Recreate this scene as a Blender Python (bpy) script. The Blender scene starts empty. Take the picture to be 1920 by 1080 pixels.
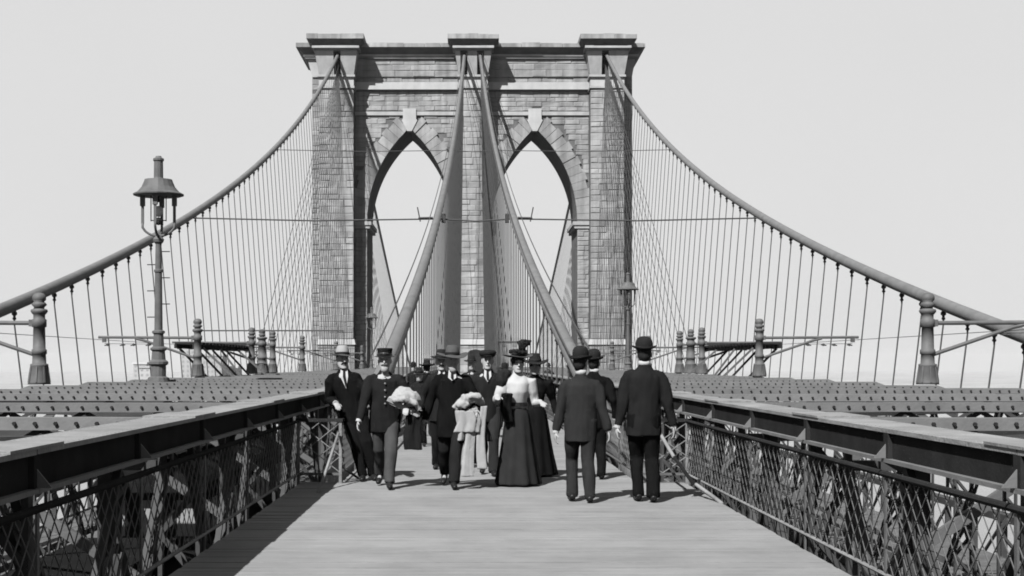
import bpy, bmesh, math, random
from mathutils import Vector, Matrix, noise
PI = math.pi
rnd = random.Random(7)
scene = bpy.context.scene
COL = scene.collection

# ------------------------------------------------------------------ camera
cd = bpy.data.cameras.new("camera"); cam = bpy.data.objects.new("camera", cd); COL.objects.link(cam)
cam.location = (-0.28, 0.0, 1.484); cam.rotation_euler = (math.radians(90), 0, 0)
cd.sensor_width = 36.0; cd.lens = 51.94; cd.shift_x = 0.0411; cd.shift_y = 0.0734
cd.clip_start = 0.1; cd.clip_end = 30000
scene.camera = cam

# ------------------------------------------------------------------ light
SUN = Vector((-0.45, -0.86, 1.0)).normalized()          # towards the sun
elev = math.asin(SUN.z); azim = math.atan2(SUN.x, SUN.y)
world = bpy.data.worlds.new("World"); scene.world = world; world.use_nodes = True
nt = world.node_tree; nt.nodes.clear()
sky = nt.nodes.new("ShaderNodeTexSky"); sky.sky_type = 'NISHITA'; sky.sun_disc = False
sky.sun_elevation = elev; sky.sun_rotation = azim
sky.air_density = 1.0; sky.dust_density = 2.0; sky.ozone_density = 1.0
bw = nt.nodes.new("ShaderNodeRGBToBW")
bg = nt.nodes.new("ShaderNodeBackground"); bg.inputs["Strength"].default_value = 0.05
out = nt.nodes.new("ShaderNodeOutputWorld")
pwn = nt.nodes.new("ShaderNodeMath"); pwn.operation = 'POWER'; pwn.inputs[1].default_value = 0.05   # an over-exposed, almost even plate sky
mln = nt.nodes.new("ShaderNodeMath"); mln.operation = 'MULTIPLY'; mln.inputs[1].default_value = 3.02
nt.links.new(sky.outputs[0], bw.inputs[0]); nt.links.new(bw.outputs[0], pwn.inputs[0]); nt.links.new(pwn.outputs[0], mln.inputs[0]); 
tcn = nt.nodes.new("ShaderNodeTexCoord"); tnn = nt.nodes.new("ShaderNodeTexNoise"); tnn.inputs["Scale"].default_value = 5.0; tnn.inputs["Detail"].default_value = 7   # thin uneven high haze
trn = nt.nodes.new("ShaderNodeMapRange"); trn.inputs["To Min"].default_value = .965; trn.inputs["To Max"].default_value = 1.035
mm2 = nt.nodes.new("ShaderNodeMath"); mm2.operation = 'MULTIPLY'
nt.links.new(tcn.outputs["Generated"], tnn.inputs["Vector"]); nt.links.new(tnn.outputs["Fac"], trn.inputs["Value"])
nt.links.new(mln.outputs[0], mm2.inputs[0]); nt.links.new(trn.outputs[0], mm2.inputs[1]); nt.links.new(mm2.outputs[0], bg.inputs["Color"]); nt.links.new(bg.outputs[0], out.inputs[0])
sl = bpy.data.lights.new("sun", 'SUN'); sl.energy = 5.0; sl.angle = math.radians(0.5); sl.color = (1, 1, 1)
so = bpy.data.objects.new("sun", sl); COL.objects.link(so)
so.rotation_euler = (-SUN).to_track_quat('-Z', 'Y').to_euler(); so.location = (-40, -60, 90)
scene.view_settings.view_transform = 'Standard'; scene.view_settings.look = 'None'
scene.view_settings.gamma = 1.0; scene.view_settings.exposure = 2.17
scene.render.engine = 'CYCLES'
scene.cycles.max_bounces = 6; scene.cycles.diffuse_bounces = 3; scene.cycles.glossy_bounces = 2
scene.cycles.volume_bounces = 0
scene.cycles.filter_width = 1.8
try:
    scene.cycles.use_denoising = True
except Exception:
    pass

# ------------------------------------------------------------------ materials
GREY = 1.0
def mat(name, v, rough=0.8, var=0.25, scale=3.0, bump=0.0, bscale=30.0, metal=0.0, rand=0.0,
        island=0.0, stretch=None, streak=0.0, v2=None, spec=0.08, blotch=0.0):
    """grey surface: base value v mottled by noise in world position; rand = per object, island = per loose piece"""
    v *= GREY; v2 = v2 * GREY if v2 else None
    m = bpy.data.materials.new(name); m.use_nodes = True
    n = m.node_tree.nodes; L = m.node_tree.links; p = n["Principled BSDF"]
    geo = n.new("ShaderNodeNewGeometry")
    mp = n.new("ShaderNodeMapping"); L.new(geo.outputs["Position"], mp.inputs["Vector"])
    if stretch: mp.inputs["Scale"].default_value = stretch
    t = n.new("ShaderNodeTexNoise"); t.inputs["Scale"].default_value = scale; t.inputs["Detail"].default_value = 6
    t.inputs["Roughness"].default_value = 0.62
    L.new(mp.outputs[0], t.inputs["Vector"])
    mr = n.new("ShaderNodeMapRange"); mr.inputs["From Min"].default_value = 0.28; mr.inputs["From Max"].default_value = 0.72
    lo, hi = (v * (1 - var), v * (1 + var)) if v2 is None else (v, v2)
    mr.inputs["To Min"].default_value = lo; mr.inputs["To Max"].default_value = hi
    L.new(t.outputs["Fac"], mr.inputs["Value"])
    cur = mr.outputs[0]
    def mul(fac_socket, amt):
        nonlocal cur
        r = n.new("ShaderNodeMapRange"); r.inputs["To Min"].default_value = 1 - amt; r.inputs["To Max"].default_value = 1 + amt
        L.new(fac_socket, r.inputs["Value"])
        q = n.new("ShaderNodeMath"); q.operation = 'MULTIPLY'; L.new(cur, q.inputs[0]); L.new(r.outputs[0], q.inputs[1]); cur = q.outputs[0]
    if rand:
        oi = n.new("ShaderNodeObjectInfo"); mul(oi.outputs["Random"], rand)
    if island:
        mul(geo.outputs["Random Per Island"], island)
    if streak:
        m2 = n.new("ShaderNodeMapping"); m2.inputs["Scale"].default_value = (1.2, 1.2, 0.06)
        L.new(geo.outputs["Position"], m2.inputs["Vector"])
        t2 = n.new("ShaderNodeTexNoise"); t2.inputs["Scale"].default_value = 1.0; t2.inputs["Detail"].default_value = 5
        L.new(m2.outputs[0], t2.inputs["Vector"])
        r2 = n.new("ShaderNodeMapRange"); r2.inputs["From Min"].default_value = .3; r2.inputs["From Max"].default_value = .7
        L.new(t2.outputs["Fac"], r2.inputs["Value"]); mul(r2.outputs[0], streak)
    if blotch:
        t3 = n.new("ShaderNodeTexNoise"); t3.inputs["Scale"].default_value = 1.1; t3.inputs["Detail"].default_value = 8; t3.inputs["Roughness"].default_value = .7
        L.new(geo.outputs["Position"], t3.inputs["Vector"])
        r3 = n.new("ShaderNodeMapRange"); r3.inputs["From Min"].default_value = .3; r3.inputs["From Max"].default_value = .7
        L.new(t3.outputs["Fac"], r3.inputs["Value"]); mul(r3.outputs[0], blotch)
    cmb = n.new("ShaderNodeCombineColor")
    for k in range(3): L.new(cur, cmb.inputs[k])
    L.new(cmb.outputs[0], p.inputs["Base Color"])
    p.inputs["Roughness"].default_value = rough; p.inputs["Metallic"].default_value = metal
    if "Specular IOR Level" in p.inputs: p.inputs["Specular IOR Level"].default_value = spec
    if bump:
        tb = n.new("ShaderNodeTexNoise"); tb.inputs["Scale"].default_value = bscale; tb.inputs["Detail"].default_value = 5
        L.new(mp.outputs[0], tb.inputs["Vector"])
        b = n.new("ShaderNodeBump"); b.inputs["Strength"].default_value = bump; b.inputs["Distance"].default_value = 0.02
        L.new(tb.outputs["Fac"], b.inputs["Height"]); L.new(b.outputs[0], p.inputs["Normal"])
    return m

GREY = 0.8
M = {}
M['plank'] = mat("weathered_planks", 0.096, .85, .16, 5.0, .25, 60, rand=.055, stretch=(.3, 6.0, 1), blotch=.16)
M['plank2'] = mat("weathered_planks_joined", 0.096, .85, .16, 5.0, .25, 60, island=.10, stretch=(.35, 3.5, 1), blotch=.16)
M['stone'] = mat("granite_ashlar", 0.105, .92, .24, .55, .6, 3.5, rand=.13, streak=.30)
M['stone2'] = mat("granite_ashlar_joined", 0.105, .92, .24, .55, .6, 3.5, island=.13, streak=.30)
M['soffit_shade'] = mat("soffit_shade_stone", 0.085, .95, .25, .9, .4, 4, streak=.15)  # darker stone for bands under the caps, soffit shade put into the colour
M['pale_stone'] = mat("dressed_pale_stone", 0.165, .85, .1, .8, .2, 4, streak=.08)
M['cornice'] = mat("dressed_cornice_stone", 0.145, .88, .16, .8, .3, 4, streak=.1)
M['iron'] = mat("painted_iron", 0.042, .6, .22, 4, .15, 40)
M['iron_top'] = mat("worn_chord_plate", 0.088, .75, .22, 3, .5, 30, rand=.08, blotch=.25)
M['bed'] = mat("track_bed", 0.014, .95, .4, 1.5, spec=0)
M['core'] = mat("shade_dark_stone", 0.05, .95, .25, .9, .4, 4, streak=.15)  # shade of arch jambs, undersides and coves put into the stone colour
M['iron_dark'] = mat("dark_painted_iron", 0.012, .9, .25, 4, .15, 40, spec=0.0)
M['beam'] = mat("cross_beam_paint", 0.062, .7, .18, 3, .2, 30, rand=.08)
M['lace'] = mat("truss_iron", 0.021, .65, .25, 3, .1, 40)
M['cable'] = mat("wrapped_cable_paint", 0.062, .6, .15, 3, .3, 60, blotch=.18)
M['rope'] = mat("wire_rope", 0.024, .6, .15, 5)
M['clamp'] = mat("cable_band_iron", 0.018, .6, .2, 5)
M['netting'] = mat("fence_wire", 0.045, .6, .2, 8)
M['road'] = mat("roadway_timber", 0.045, .9, .3, 2, .3, 30, island=.15)
M['water'] = mat("river_surface", 0.06, .12, .15, .02); M['water'].node_tree.nodes["Principled BSDF"].inputs["Specular IOR Level"].default_value = .8
M['shore'] = mat("haze_pale_shore", 0.13, .9, .3, .01)  # distance haze put into the pale ground colour
M['build'] = mat("haze_pale_masonry", 0.16, .9, .15, .05, rand=.3)  # paleness of far haze painted into the wall colour
M['window'] = mat("distant_window_glass", 0.11, .4, .1, .1)
M['car'] = mat("railway_car_paint", 0.006, .5, .2, 2, spec=0.0)
M['suit'] = mat("black_wool", 0.0035, .95, .25, 9, .3, 220, spec=0.0)
M['suit2'] = mat("charcoal_wool", 0.0065, .95, .2, 9, .3, 220, spec=0.0)
M['suit3'] = mat("dark_grey_wool", 0.0105, .95, .2, 9, .3, 220, spec=0.0)
M['trouser_grey'] = mat("grey_wool_trousers", 0.024, .95, .18, 9, .3, 220, spec=0.0)
M['skirt'] = mat("dark_skirt_cloth", 0.01, .95, .2, 7, .3, 200, spec=0.0)
M['white'] = mat("white_linen", 0.165, .9, .08, 10, .2, 120)
M['cream'] = mat("pale_coat_cloth", 0.13, .95, .12, 10, .3, 150)
M['light_felt'] = mat("light_felt", 0.11, .95, .1, 10)
M['felt'] = mat("black_felt", 0.0045, .9, .2, 10)
M['brown_felt'] = mat("mid_felt", 0.028, .95, .2, 10)
M['skin'] = mat("skin", 0.14, .6, .08, 15)
M['hair'] = mat("dark_hair", 0.006, .8, .3, 30)
M['hair_l'] = mat("grey_hair", 0.12, .8, .3, 30)
M['leather'] = mat("black_leather", 0.006, .4, .2, 10)
M['brass'] = mat("brass_button", 0.1, .35, .1, 5, metal=.6)
M['feather'] = mat("black_plume", 0.004, .9, .3, 20)
M['globe'] = mat("opal_globe", 0.25, .25, .05, 5)

# ------------------------------------------------------------------ mesh helper
class MB:
    def __init__(s): s.v = []; s.f = []
    def add(s, vs, fs):
        b = len(s.v); s.v.extend([tuple(v) for v in vs]); s.f.extend([tuple(i + b for i in f) for f in fs]); return s
    def box(s, x0, x1, y0, y1, z0, z1):
        return s.add([(x0,y0,z0),(x1,y0,z0),(x1,y1,z0),(x0,y1,z0),(x0,y0,z1),(x1,y0,z1),(x1,y1,z1),(x0,y1,z1)],
                     [(0,3,2,1),(4,5,6,7),(0,1,5,4),(1,2,6,5),(2,3,7,6),(3,0,4,7)])
    def frus(s, a, b, z0, z1):           # a,b = (x0,x1,y0,y1) at z0 and at z1
        return s.add([(a[0],a[2],z0),(a[1],a[2],z0),(a[1],a[3],z0),(a[0],a[3],z0),(b[0],b[2],z1),(b[1],b[2],z1),(b[1],b[3],z1),(b[0],b[3],z1)],
                     [(0,3,2,1),(4,5,6,7),(0,1,5,4),(1,2,6,5),(2,3,7,6),(3,0,4,7)])
    def bar(s, p, q, w, h, up=(0,0,1)):
        p = Vector(p); q = Vector(q); d = (q - p).normalized(); u = Vector(up)
        if abs(d.dot(u)) > .98: u = Vector((0,1,0)) if abs(d.y) < .9 else Vector((1,0,0))
        x = d.cross(u).normalized() * (w/2); z = x.cross(d).normalized() * (h/2)
        vs = [p-x-z,p+x-z,p+x+z,p-x+z,q-x-z,q+x-z,q+x+z,q-x+z]
        return s.add(vs, [(0,1,2,3),(7,6,5,4),(0,4,5,1),(1,5,6,2),(2,6,7,3),(3,7,4,0)])
    def tube(s, pts, r, n=8, caps=True):
        pts = [Vector(p) for p in pts]; m = len(pts)
        rs = r if isinstance(r, (list, tuple)) else [r]*m
        d0 = (pts[1]-pts[0]).normalized(); u = Vector((0,0,1)) if abs(d0.z) < .9 else Vector((1,0,0))
        x = d0.cross(u).normalized(); b = len(s.v); vs = []
        for i in range(m):
            d = (pts[min(i+1,m-1)]-pts[max(i-1,0)]).normalized()
            x = (x - d*x.dot(d)).normalized(); y = d.cross(x)
            for k in range(n):
                a = 2*PI*k/n; vs.append(pts[i] + (x*math.cos(a)+y*math.sin(a))*rs[i])
        fs = [(i*n+k, i*n+(k+1)%n, (i+1)*n+(k+1)%n, (i+1)*n+k) for i in range(m-1) for k in range(n)]
        if caps: fs += [tuple(range(n-1,-1,-1)), tuple(range((m-1)*n, m*n))]
        return s.add(vs, fs)
    def lathe(s, prof, c=(0,0,0), n=14, sx=1.0, sy=1.0):
        vs = []; m = len(prof)
        for r, z in prof:
            for k in range(n):
                a = 2*PI*k/n; vs.append((c[0]+r*sx*math.cos(a), c[1]+r*sy*math.sin(a), c[2]+z))
        fs = [(i*n+k, i*n+(k+1)%n, (i+1)*n+(k+1)%n, (i+1)*n+k) for i in range(m-1) for k in range(n)]
        fs += [tuple(range(n-1,-1,-1)), tuple(range((m-1)*n, m*n))]
        return s.add(vs, fs)
    def loft(s, rings, n=16, caps=True):   # ring = (centre, rx, ry) horizontal ellipses, or (centre, rx, ry, fn(angle)->scale)
        vs = []; m = len(rings)
        for R in rings:
            c, rx, ry = R[0], R[1], R[2]; fn = R[3] if len(R) > 3 else None
            for k in range(n):
                a = 2*PI*k/n; q = fn(a) if fn else 1
                vs.append((c[0]+rx*q*math.cos(a), c[1]+ry*q*math.sin(a), c[2]))
        fs = [(i*n+k, i*n+(k+1)%n, (i+1)*n+(k+1)%n, (i+1)*n+k) for i in range(m-1) for k in range(n)]
        if caps: fs += [tuple(range(n-1,-1,-1)), tuple(range((m-1)*n, m*n))]
        return s.add(vs, fs)
    def blob(s, c, rx, ry, rz, n=10, rot=None):
        vs = []; m = n//2+1
        for i in range(m):
            t = PI*(i+.02)/(m-1+.04)
            for k in range(n):
                a = 2*PI*k/n; v = Vector((rx*math.sin(t)*math.cos(a), ry*math.sin(t)*math.sin(a), -rz*math.cos(t)))
                if rot: v = rot @ v
                vs.append(Vector(c)+v)
        fs = [(i*n+k, i*n+(k+1)%n, (i+1)*n+(k+1)%n, (i+1)*n+k) for i in range(m-1) for k in range(n)]
        fs += [tuple(range(n-1,-1,-1)), tuple(range((m-1)*n, m*n))]
        return s.add(vs, fs)
    def prism(s, poly, y0, y1):            # poly (x,z), counter clockwise seen from -Y
        n = len(poly)
        vs = [(x,y0,z) for x,z in poly] + [(x,y1,z) for x,z in poly]
        fs = [tuple(range(n)), tuple(range(2*n-1, n-1, -1))] + [(i, i+n, (i+1)%n+n, (i+1)%n) for i in range(n)]
        return s.add(vs, fs)
    def mesh(s, name, m, smooth=False):
        me = bpy.data.meshes.new(name); me.from_pydata(s.v, [], s.f); me.materials.append(m); me.update()
        if smooth: me.shade_smooth()
        return me
    def build(s, name, m, parent=None, smooth=False, kind=None):
        return link(name, s.mesh(name, m, smooth), parent, kind=kind)

def link(name, me, parent=None, loc=None, rot=None, kind=None, label=None):
    o = bpy.data.objects.new(name, me); COL.objects.link(o)
    if parent: o.parent = parent
    if loc: o.location = loc
    if rot: o.rotation_euler = rot
    if kind: o['kind'] = kind
    if label: o['label'] = label
    return o
def empty(name, loc=(0,0,0), rz=0.0):
    o = bpy.data.objects.new(name, None); COL.objects.link(o); o.location = loc; o.rotation_euler = (0,0,rz); o.empty_display_size = .2
    return o
def tag(o, label, cat, group=None):
    o['label'] = label; o['category'] = cat
    if group: o['group'] = group
    return o
def thing(name, label, cat, loc=(0,0,0), rz=0.0, group=None):
    return tag(empty(name, loc, rz), label, cat, group)
def struct(name, o=None):
    o['kind'] = 'structure'; return o
def copy_tree(o, parent=None):
    c = o.copy(); COL.objects.link(c)
    if parent: c.parent = parent
    for ch in list(o.children): copy_tree(ch, c)
    return c

# ------------------------------------------------------------------ river, shore, air
EXT = 5600
w = MB().box(-EXT, EXT, -900, 6600, -41.5, -41.0).build("river", M['water']); struct('', w)
sh = MB()
pts = []
for i in range(61):
    x = -EXT + 50 + i*(2*EXT-100)/60
    pts.append((x, 1750 + 260*noise.noise(Vector((x*.0006, 3, 0))) ))
vs = [(x, y, -41.2) for x, y in pts] + [(x, y+30, -38) for x, y in pts] + [(x, 6500, -36+3*noise.noise(Vector((x*.003, 9, 0)))) for x, y in pts]
n = len(pts)
sh.add(vs, [(i, i+1, i+1+n, i+n) for i in range(n-1)] + [(i+n, i+1+n, i+1+2*n, i+2*n) for i in range(n-1)])
struct('', sh.build("far_shore", M['shore']))

hz = bpy.data.materials.new("hazy_air"); hz.use_nodes = True
hn = hz.node_tree; hn.nodes.clear()
ho = hn.nodes.new("ShaderNodeOutputMaterial"); hv = hn.nodes.new("ShaderNodeVolumePrincipled")
hv.inputs["Color"].default_value = (.42, .42, .42, 1); hv.inputs["Density"].default_value = 0.00007
hn.links.new(hv.outputs[0], ho.inputs["Volume"])
hb = MB().box(-EXT-200, EXT+200, -1000, 6700, -42.6, 43.5).build("haze", hz); hb['kind'] = 'stuff'
# ------------------------------------------------------------------ stone tower
TY = 178.0                     # front of the buttresses
WY = 180.6                     # front of the wall between them
TW = empty("bridge_tower", (0, TY, -4)); tag(TW, "tall granite bridge tower with two pointed arches and three buttresses", "tower")
TW.matrix_world = Matrix.Translation((0, 0, 0)); TW.location = (0, 0, 0)
ZB = -41.0
HW, AC, SPR, RISE = 5.2, 7.65, 18.8, 11.4
RR = (HW*HW + RISE*RISE)/(2*HW)
def arch_z(dx):                 # intrados height at dx from the arch centre
    dx = abs(dx)
    if dx >= HW: return SPR
    cx = HW - RR
    return SPR + math.sqrt(max(0, RR*RR - (dx-cx)**2))
def wall_core(y0, y1, m, top):
    mb = MB()
    for a, b in ((-19.55, -AC-HW), (-AC+HW, AC-HW), (AC+HW, 19.55)):
        mb.box(a, b, y0, y1, ZB, top)
    for s in (-1, 1):
        N = 36
        xs = [s*AC + HW*math.sin(PI/2*(-1+2*i/N)) for i in range(N+1)]
        for i in range(N):
            x0, x1 = xs[i], xs[i+1]; z0, z1 = arch_z(x0-s*AC), arch_z(x1-s*AC)
            v = [(x0,y0,z0),(x1,y0,z1),(x1,y0,top),(x0,y0,top),(x0,y1,z0),(x1,y1,z1),(x1,y1,top),(x0,y1,top)]
            mb.add(v, [(0,1,2,3),(7,6,5,4),(0,4,5,1),(3,2,6,7)])
        mb.box(s*AC-HW, s*AC+HW, y0, y1, ZB, -5.0)
    return mb
wall_core(WY, 191.0, None, 38.9).build("wall", M['core'], TW)  # jambs and arch undersides carry painted shade
BUT = [(-18.45, -14.3), (-1.6, 1.85), (14.25, 18.3)]
bm_ = MB()
for a, b in BUT:
    bm_.box(a+.03, b-.03, TY, WY+.05, ZB, 34.6)
    bm_.box(a+.03, b-.03, 190.95, 194, ZB, 34.6)
bm_.build("buttress_core", M['core'], TW)

blocks = []          # (area, verts, faces)
def block(x0, x1, z0, z1, yf, pale=False, edge=0.0):
    g = .014; p = rnd.uniform(.03, .08); q = rnd.uniform(.0, .10); i = .09
    x0 += g; x1 -= g; z0 += g; z1 -= g
    yb = yf + .2; a = yf - p; b = a - q*.6
    j = [rnd.uniform(-.03, .03) for _ in range(8)]
    v = [(x0,yb,z0),(x1,yb,z0),(x1,yb,z1),(x0,yb,z1),(x0,a,z0),(x1,a,z0),(x1,a,z1),(x0,a,z1),
         (x0+i+j[0],b+j[4],z0+i),(x1-i+j[1],b+j[5],z0+i),(x1-i+j[2],b+j[6]*.8,z1-i),(x0+i+j[3],b+j[7],z1-i)]
    f = [(0,1,5,4),(1,2,6,5),(2,3,7,6),(3,0,4,7),(4,5,9,8),(5,6,10,9),(6,7,11,10),(7,4,8,11),(8,9,10,11)]
    blocks.append(((x1-x0)*(z1-z0), v, f))
def courses(x0, x1, z0, z1, yf, ch=.72, skip=None, wmin=.9, wmax=2.2):
    z = z0; k = 0
    while z < z1 - .2:
        h = min(ch*rnd.choice((.85, 1, 1, 1.15)), z1 - z)
        if z1 - z - h < .25: h = z1 - z
        x = x0
        while x < x1 - .05:
            wd = rnd.uniform(wmin, wmax)
            if x1 - x - wd < wmin*.7: wd = x1 - x
            if not (skip and skip(x, x+wd, z, z+h)): block(x, x+wd, z, z+h, yf)
            x += wd
        z += h
RING = 2.0
def in_arch(x0, x1, z0, z1):
    for s in (-1, 1):
        c = s*AC
        for xx in (x0, (x0+x1)/2, x1):
            dx = abs(xx - c)
            if dx < HW + .01 and z0 < SPR: return True
            for zz in (z0, z1):
                if zz > SPR - .2:
                    cx = HW - RR
                    if math.hypot(dx - cx, zz - SPR) < RR + RING*.62 and dx - cx > 0: return True
        if abs((x0+x1)/2-c) < .6 and z0 < 32.3 and z1 > 30: return True
    return False
for a, b in BUT: courses(a, b, 4.4, 34.5, TY)
for a, b in BUT: courses(a-.15, b+.15, -5, 3.7, TY-.12, .85, None, 1.3, 2.2)
for a, b in ((-14.3, -1.6), (1.85, 14.25)): courses(a, b, 20.0 if 0 else SPR, 31.7, WY, .6, in_arch)
for a, b in ((-14.3, -1.6), (1.85, 14.25)): courses(a, b, 32.3, 34.7, WY, .6, lambda x0,x1,z0,z1: any(abs((x0+x1)/2-c)<.5 and z0<32.35 for c in (-AC,AC)))
for a, b in ((-14.3, -1.6), (1.85, 14.25)): courses(a, b, 35.76, 36.4, WY-.05, .7, None, 1.3, 2.6); courses(a, b, 36.42, 38.6, WY-.27, .74, None, 1.5, 3.0)
for a, b in ((-14.3, -AC-HW), (-AC+HW, -1.6), (1.85, AC-HW), (AC+HW, 14.25), (-19.55, -18.45), (18.3, 19.55)):
    courses(a, b, -5, SPR-.9 if abs(a) < 18 and abs(b) < 18 else 34.4, WY, .6, None, .5, 1.4)
for a, b in ((-19.55, -18.45), (18.3, 19.55)): courses(a, b, 34.9, 38.4, WY, .6, None, .5, 1.4)
# side faces of buttresses seen obliquely keep the core's shade-darkened colour
blocks.sort(key=lambda t: -t[0])
NB = 230
for ar, v, f in blocks[:NB]:
    m_ = MB().add(v, f); m_.build("stone", M['stone'], TW)
rest = MB()
for ar, v, f in blocks[NB:]: rest.add(v, f)
rest.build("stone", M['stone2'], TW, kind="stuff")
# voussoirs, stepped outer edge
for s in (-1, 1):
    for side in (-1, 1):
        cx = HW - RR; amax = math.atan2(RISE, -cx); NV = 14
        for k in range(NV):
            a0 = amax*k/NV + .0005; a1 = amax*(k+1)/NV - .0015
            if k == NV-1: a1 -= .012
            r0 = RR - .02; r1 = RR + RING*(1.0 if k % 2 else .87)
            P = []
            for (r, a) in ((r0,a0),(r1,a0),(r1,a1),(r0,a1)):
                x = cx + r*math.cos(a); z = SPR + r*math.sin(a)
                if k == NV-1 and x < .25: x = .25
                P.append((s*AC + side*x, z))
            y0 = WY - rnd.uniform(.2, .34)
            if side < 0: P = P[::-1]
            MB().prism(P, y0, WY+.6).build("voussoir", M['stone'], TW)
    k_ = [(-.28,-.4),(.28,-.4),(.95,.9),(.8,1.1),(.8,2.35),(-.8,2.35),(-.8,1.1),(-.95,.9)]
    MB().prism([(s*AC+x, SPR+RISE+z) for x, z in k_], WY-.45, WY+.6).build("keystone", M['pale_stone'], TW)
# impost caps on the jambs, string courses, ledges
for s in (-1, 1):
    for (a, b) in ((AC+HW-.55, AC+HW+1.5), (AC-HW-1.0, AC-HW+.55)):
        x0, x1 = sorted((s*a, s*b))
        if x0 < -1.6 < x1: x1 = -1.62
        mb = MB().box(x0, x1, WY-.35, 191.3, SPR-.45, SPR-.02); mb.box(x0+.18*(s>0 and a>AC), x1-.18*(s<0 and a>AC), WY-.2, 191.2, SPR-.85, SPR-.45)
        mb.build("impost", M['cornice'], TW)
for a, b in ((-14.32, -1.58), (1.83, 14.27)):
    MB().box(a, b, WY-.55, WY+.1, 34.85, 35.75).build("string_course", M['pale_stone'], TW)
    MB().box(a, b, WY-.28, WY+.1, 31.75, 32.2).build("ledge", M['cornice'], TW)
for i, (a, b) in enumerate(BUT):
    c = (a+b)/2; h = (b-a)/2
    t = MB().frus((a-.25, b+.25, TY-.35, WY+.05), (a-.1, b+.1, TY-.2, WY+.05), 3.72, 4.38); t.build("base_course", M['pale_stone'], TW)
    # neck bands and flared capital, cut by cable slots
    MB().box(a-.12, b+.12, TY-.28, WY-.03, 34.6, 34.85).build("neck_band", M['cornice'], TW)
    MB().box(a-.02, b+.02, TY-.05, WY-.03, 34.85, 35.95).build("neck_course", M['pale_stone'], TW)
    MB().box(a-.18, b+.18, TY-.34, WY-.03, 35.95, 36.2).build("neck_band", M['cornice'], TW)
    slots = [-16.25] if i == 0 else ([16.0] if i == 2 else [-1.0, 1.0])
    edges = [a-.03]
    for q in slots: edges += [q-.42, q+.42]
    edges.append(b+.03)
    for k in range(0, len(edges), 2):
        e0, e1 = edges[k], edges[k+1]
        f0 = e0 - (.45 if k == 0 else 0); f1 = e1 + (.45 if k == len(edges)-2 else 0)
        MB().frus((e0, e1, TY-.05, WY-.03), (f0, f1, TY-.75, WY-.03), 36.2, 39.0).build("capital_block", M['cornice'], TW)
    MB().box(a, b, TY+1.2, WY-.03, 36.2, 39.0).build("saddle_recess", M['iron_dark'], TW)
    # cap: fillet, cove, slab
    a2, b2 = a-.75, b+.75
    MB().box(a2+.25, b2-.25, TY-.95, 192, 39.0, 39.22).build("cap_fillet", M['soffit_shade'], TW)  # shade line below the cap painted as darker stone
    MB().box(a2, b2, TY-1.3, 192.1, 39.22, 39.5).build("cap_fillet", M['cornice'], TW)
    MB().frus((a2+.2, b2-.2, TY-.9, 192), (a2-.5, b2+.5, TY-1.85, 193), 39.5, 40.2).build("cap_cove", M['core'], TW)  # cove shade put into the darker stone
    nb = 5
    for k in range(nb):
        xa = a2-.6 + (b2-a2+1.2)*k/nb; xb = a2-.6 + (b2-a2+1.2)*(k+1)/nb
        MB().box(xa+.01, xb-.01, TY-1.9+rnd.uniform(-.04,.04), 193.2, 40.2, 40.75+rnd.uniform(-.06,.06)).build("cap_slab", M['stone'], TW)
# main cornice
MB().frus((-19.5, 19.5, WY-.28, 192), (-20.1, 19.9, WY-.30, 192.3), 36.4, 38.6).build("frieze", M['cornice'], TW)
MB().box(-20.35, 20.1, WY-.65, 192.4, 38.6, 38.85).build("cornice_band", M['soffit_shade'], TW)  # shade under the cornice painted as darker stone
MB().box(-20.6, 20.3, WY-.8, 192.5, 38.85, 39.1).build("cornice_fillet", M['cornice'], TW)
MB().frus((-20.4, 20.1, WY-.6, 192.5), (-21.3, 20.9, WY-1.55, 193), 39.1, 39.8).build("cornice_cove", M['core'], TW)  # cove underside darkened by colour, as shade
x = -21.4
while x < 20.9:
    wd = min(rnd.uniform(1.8, 2.8), 21.0-x)
    if not any(a-1.2 < x and x+wd < b+1.2 for a, b in BUT):
        MB().box(x+.02, x+wd-.02, WY-1.6+rnd.uniform(-.05,.05), 193.1, 39.8, 40.3+rnd.uniform(-.08,.08)).build("cornice_slab", M['stone'], TW)
    x += wd
# little doorway hood at the middle buttress foot
poly = [(-.55,.2),(1.35,.2),(1.35,2.75),(1.1,3.0),(.4,3.15),(-.3,3.0),(-.55,2.75)]
MB().prism(poly, TY-.9, TY-.5).build("door_hood", M['iron_dark'], TW)

# ------------------------------------------------------------------ cables
Z0, K, YM = -5.9, .00076, -64.0
YT = 184.0
ZT = Z0 + K*(178.0-YM)**2
def cz(y):
    if y <= 178: return Z0 + K*(y-YM)**2
    if y <= 190:
        return ZT + .5 - .5*((y-184)/6)**2
    t = y-190; return ZT - .275*t + .00022*t*t
def cx(y, kind):
    t = min(1, (abs(min(y,178)-YM)/242.0))**2
    if y > 190:
        t2 = min(1, (y-190)/270.0); t = (1-t2)**2
    return 14.05+2.15*t if kind == 'o' else 2.45-1.5*t
PAN = 2.286; P0 = 7.24
panels = [P0 + PAN*k for k in range(-6, 75) if P0 + PAN*k < 176]
bandm = MB(); bandm.lathe([(.02,-.55),(.035,-.5),(.04,-.38),(.075,-.36),(.08,-.3),(.05,-.27),(.06,-.2),(.11,-.16),(.11,-.08),(.06,0)], n=8)

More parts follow.
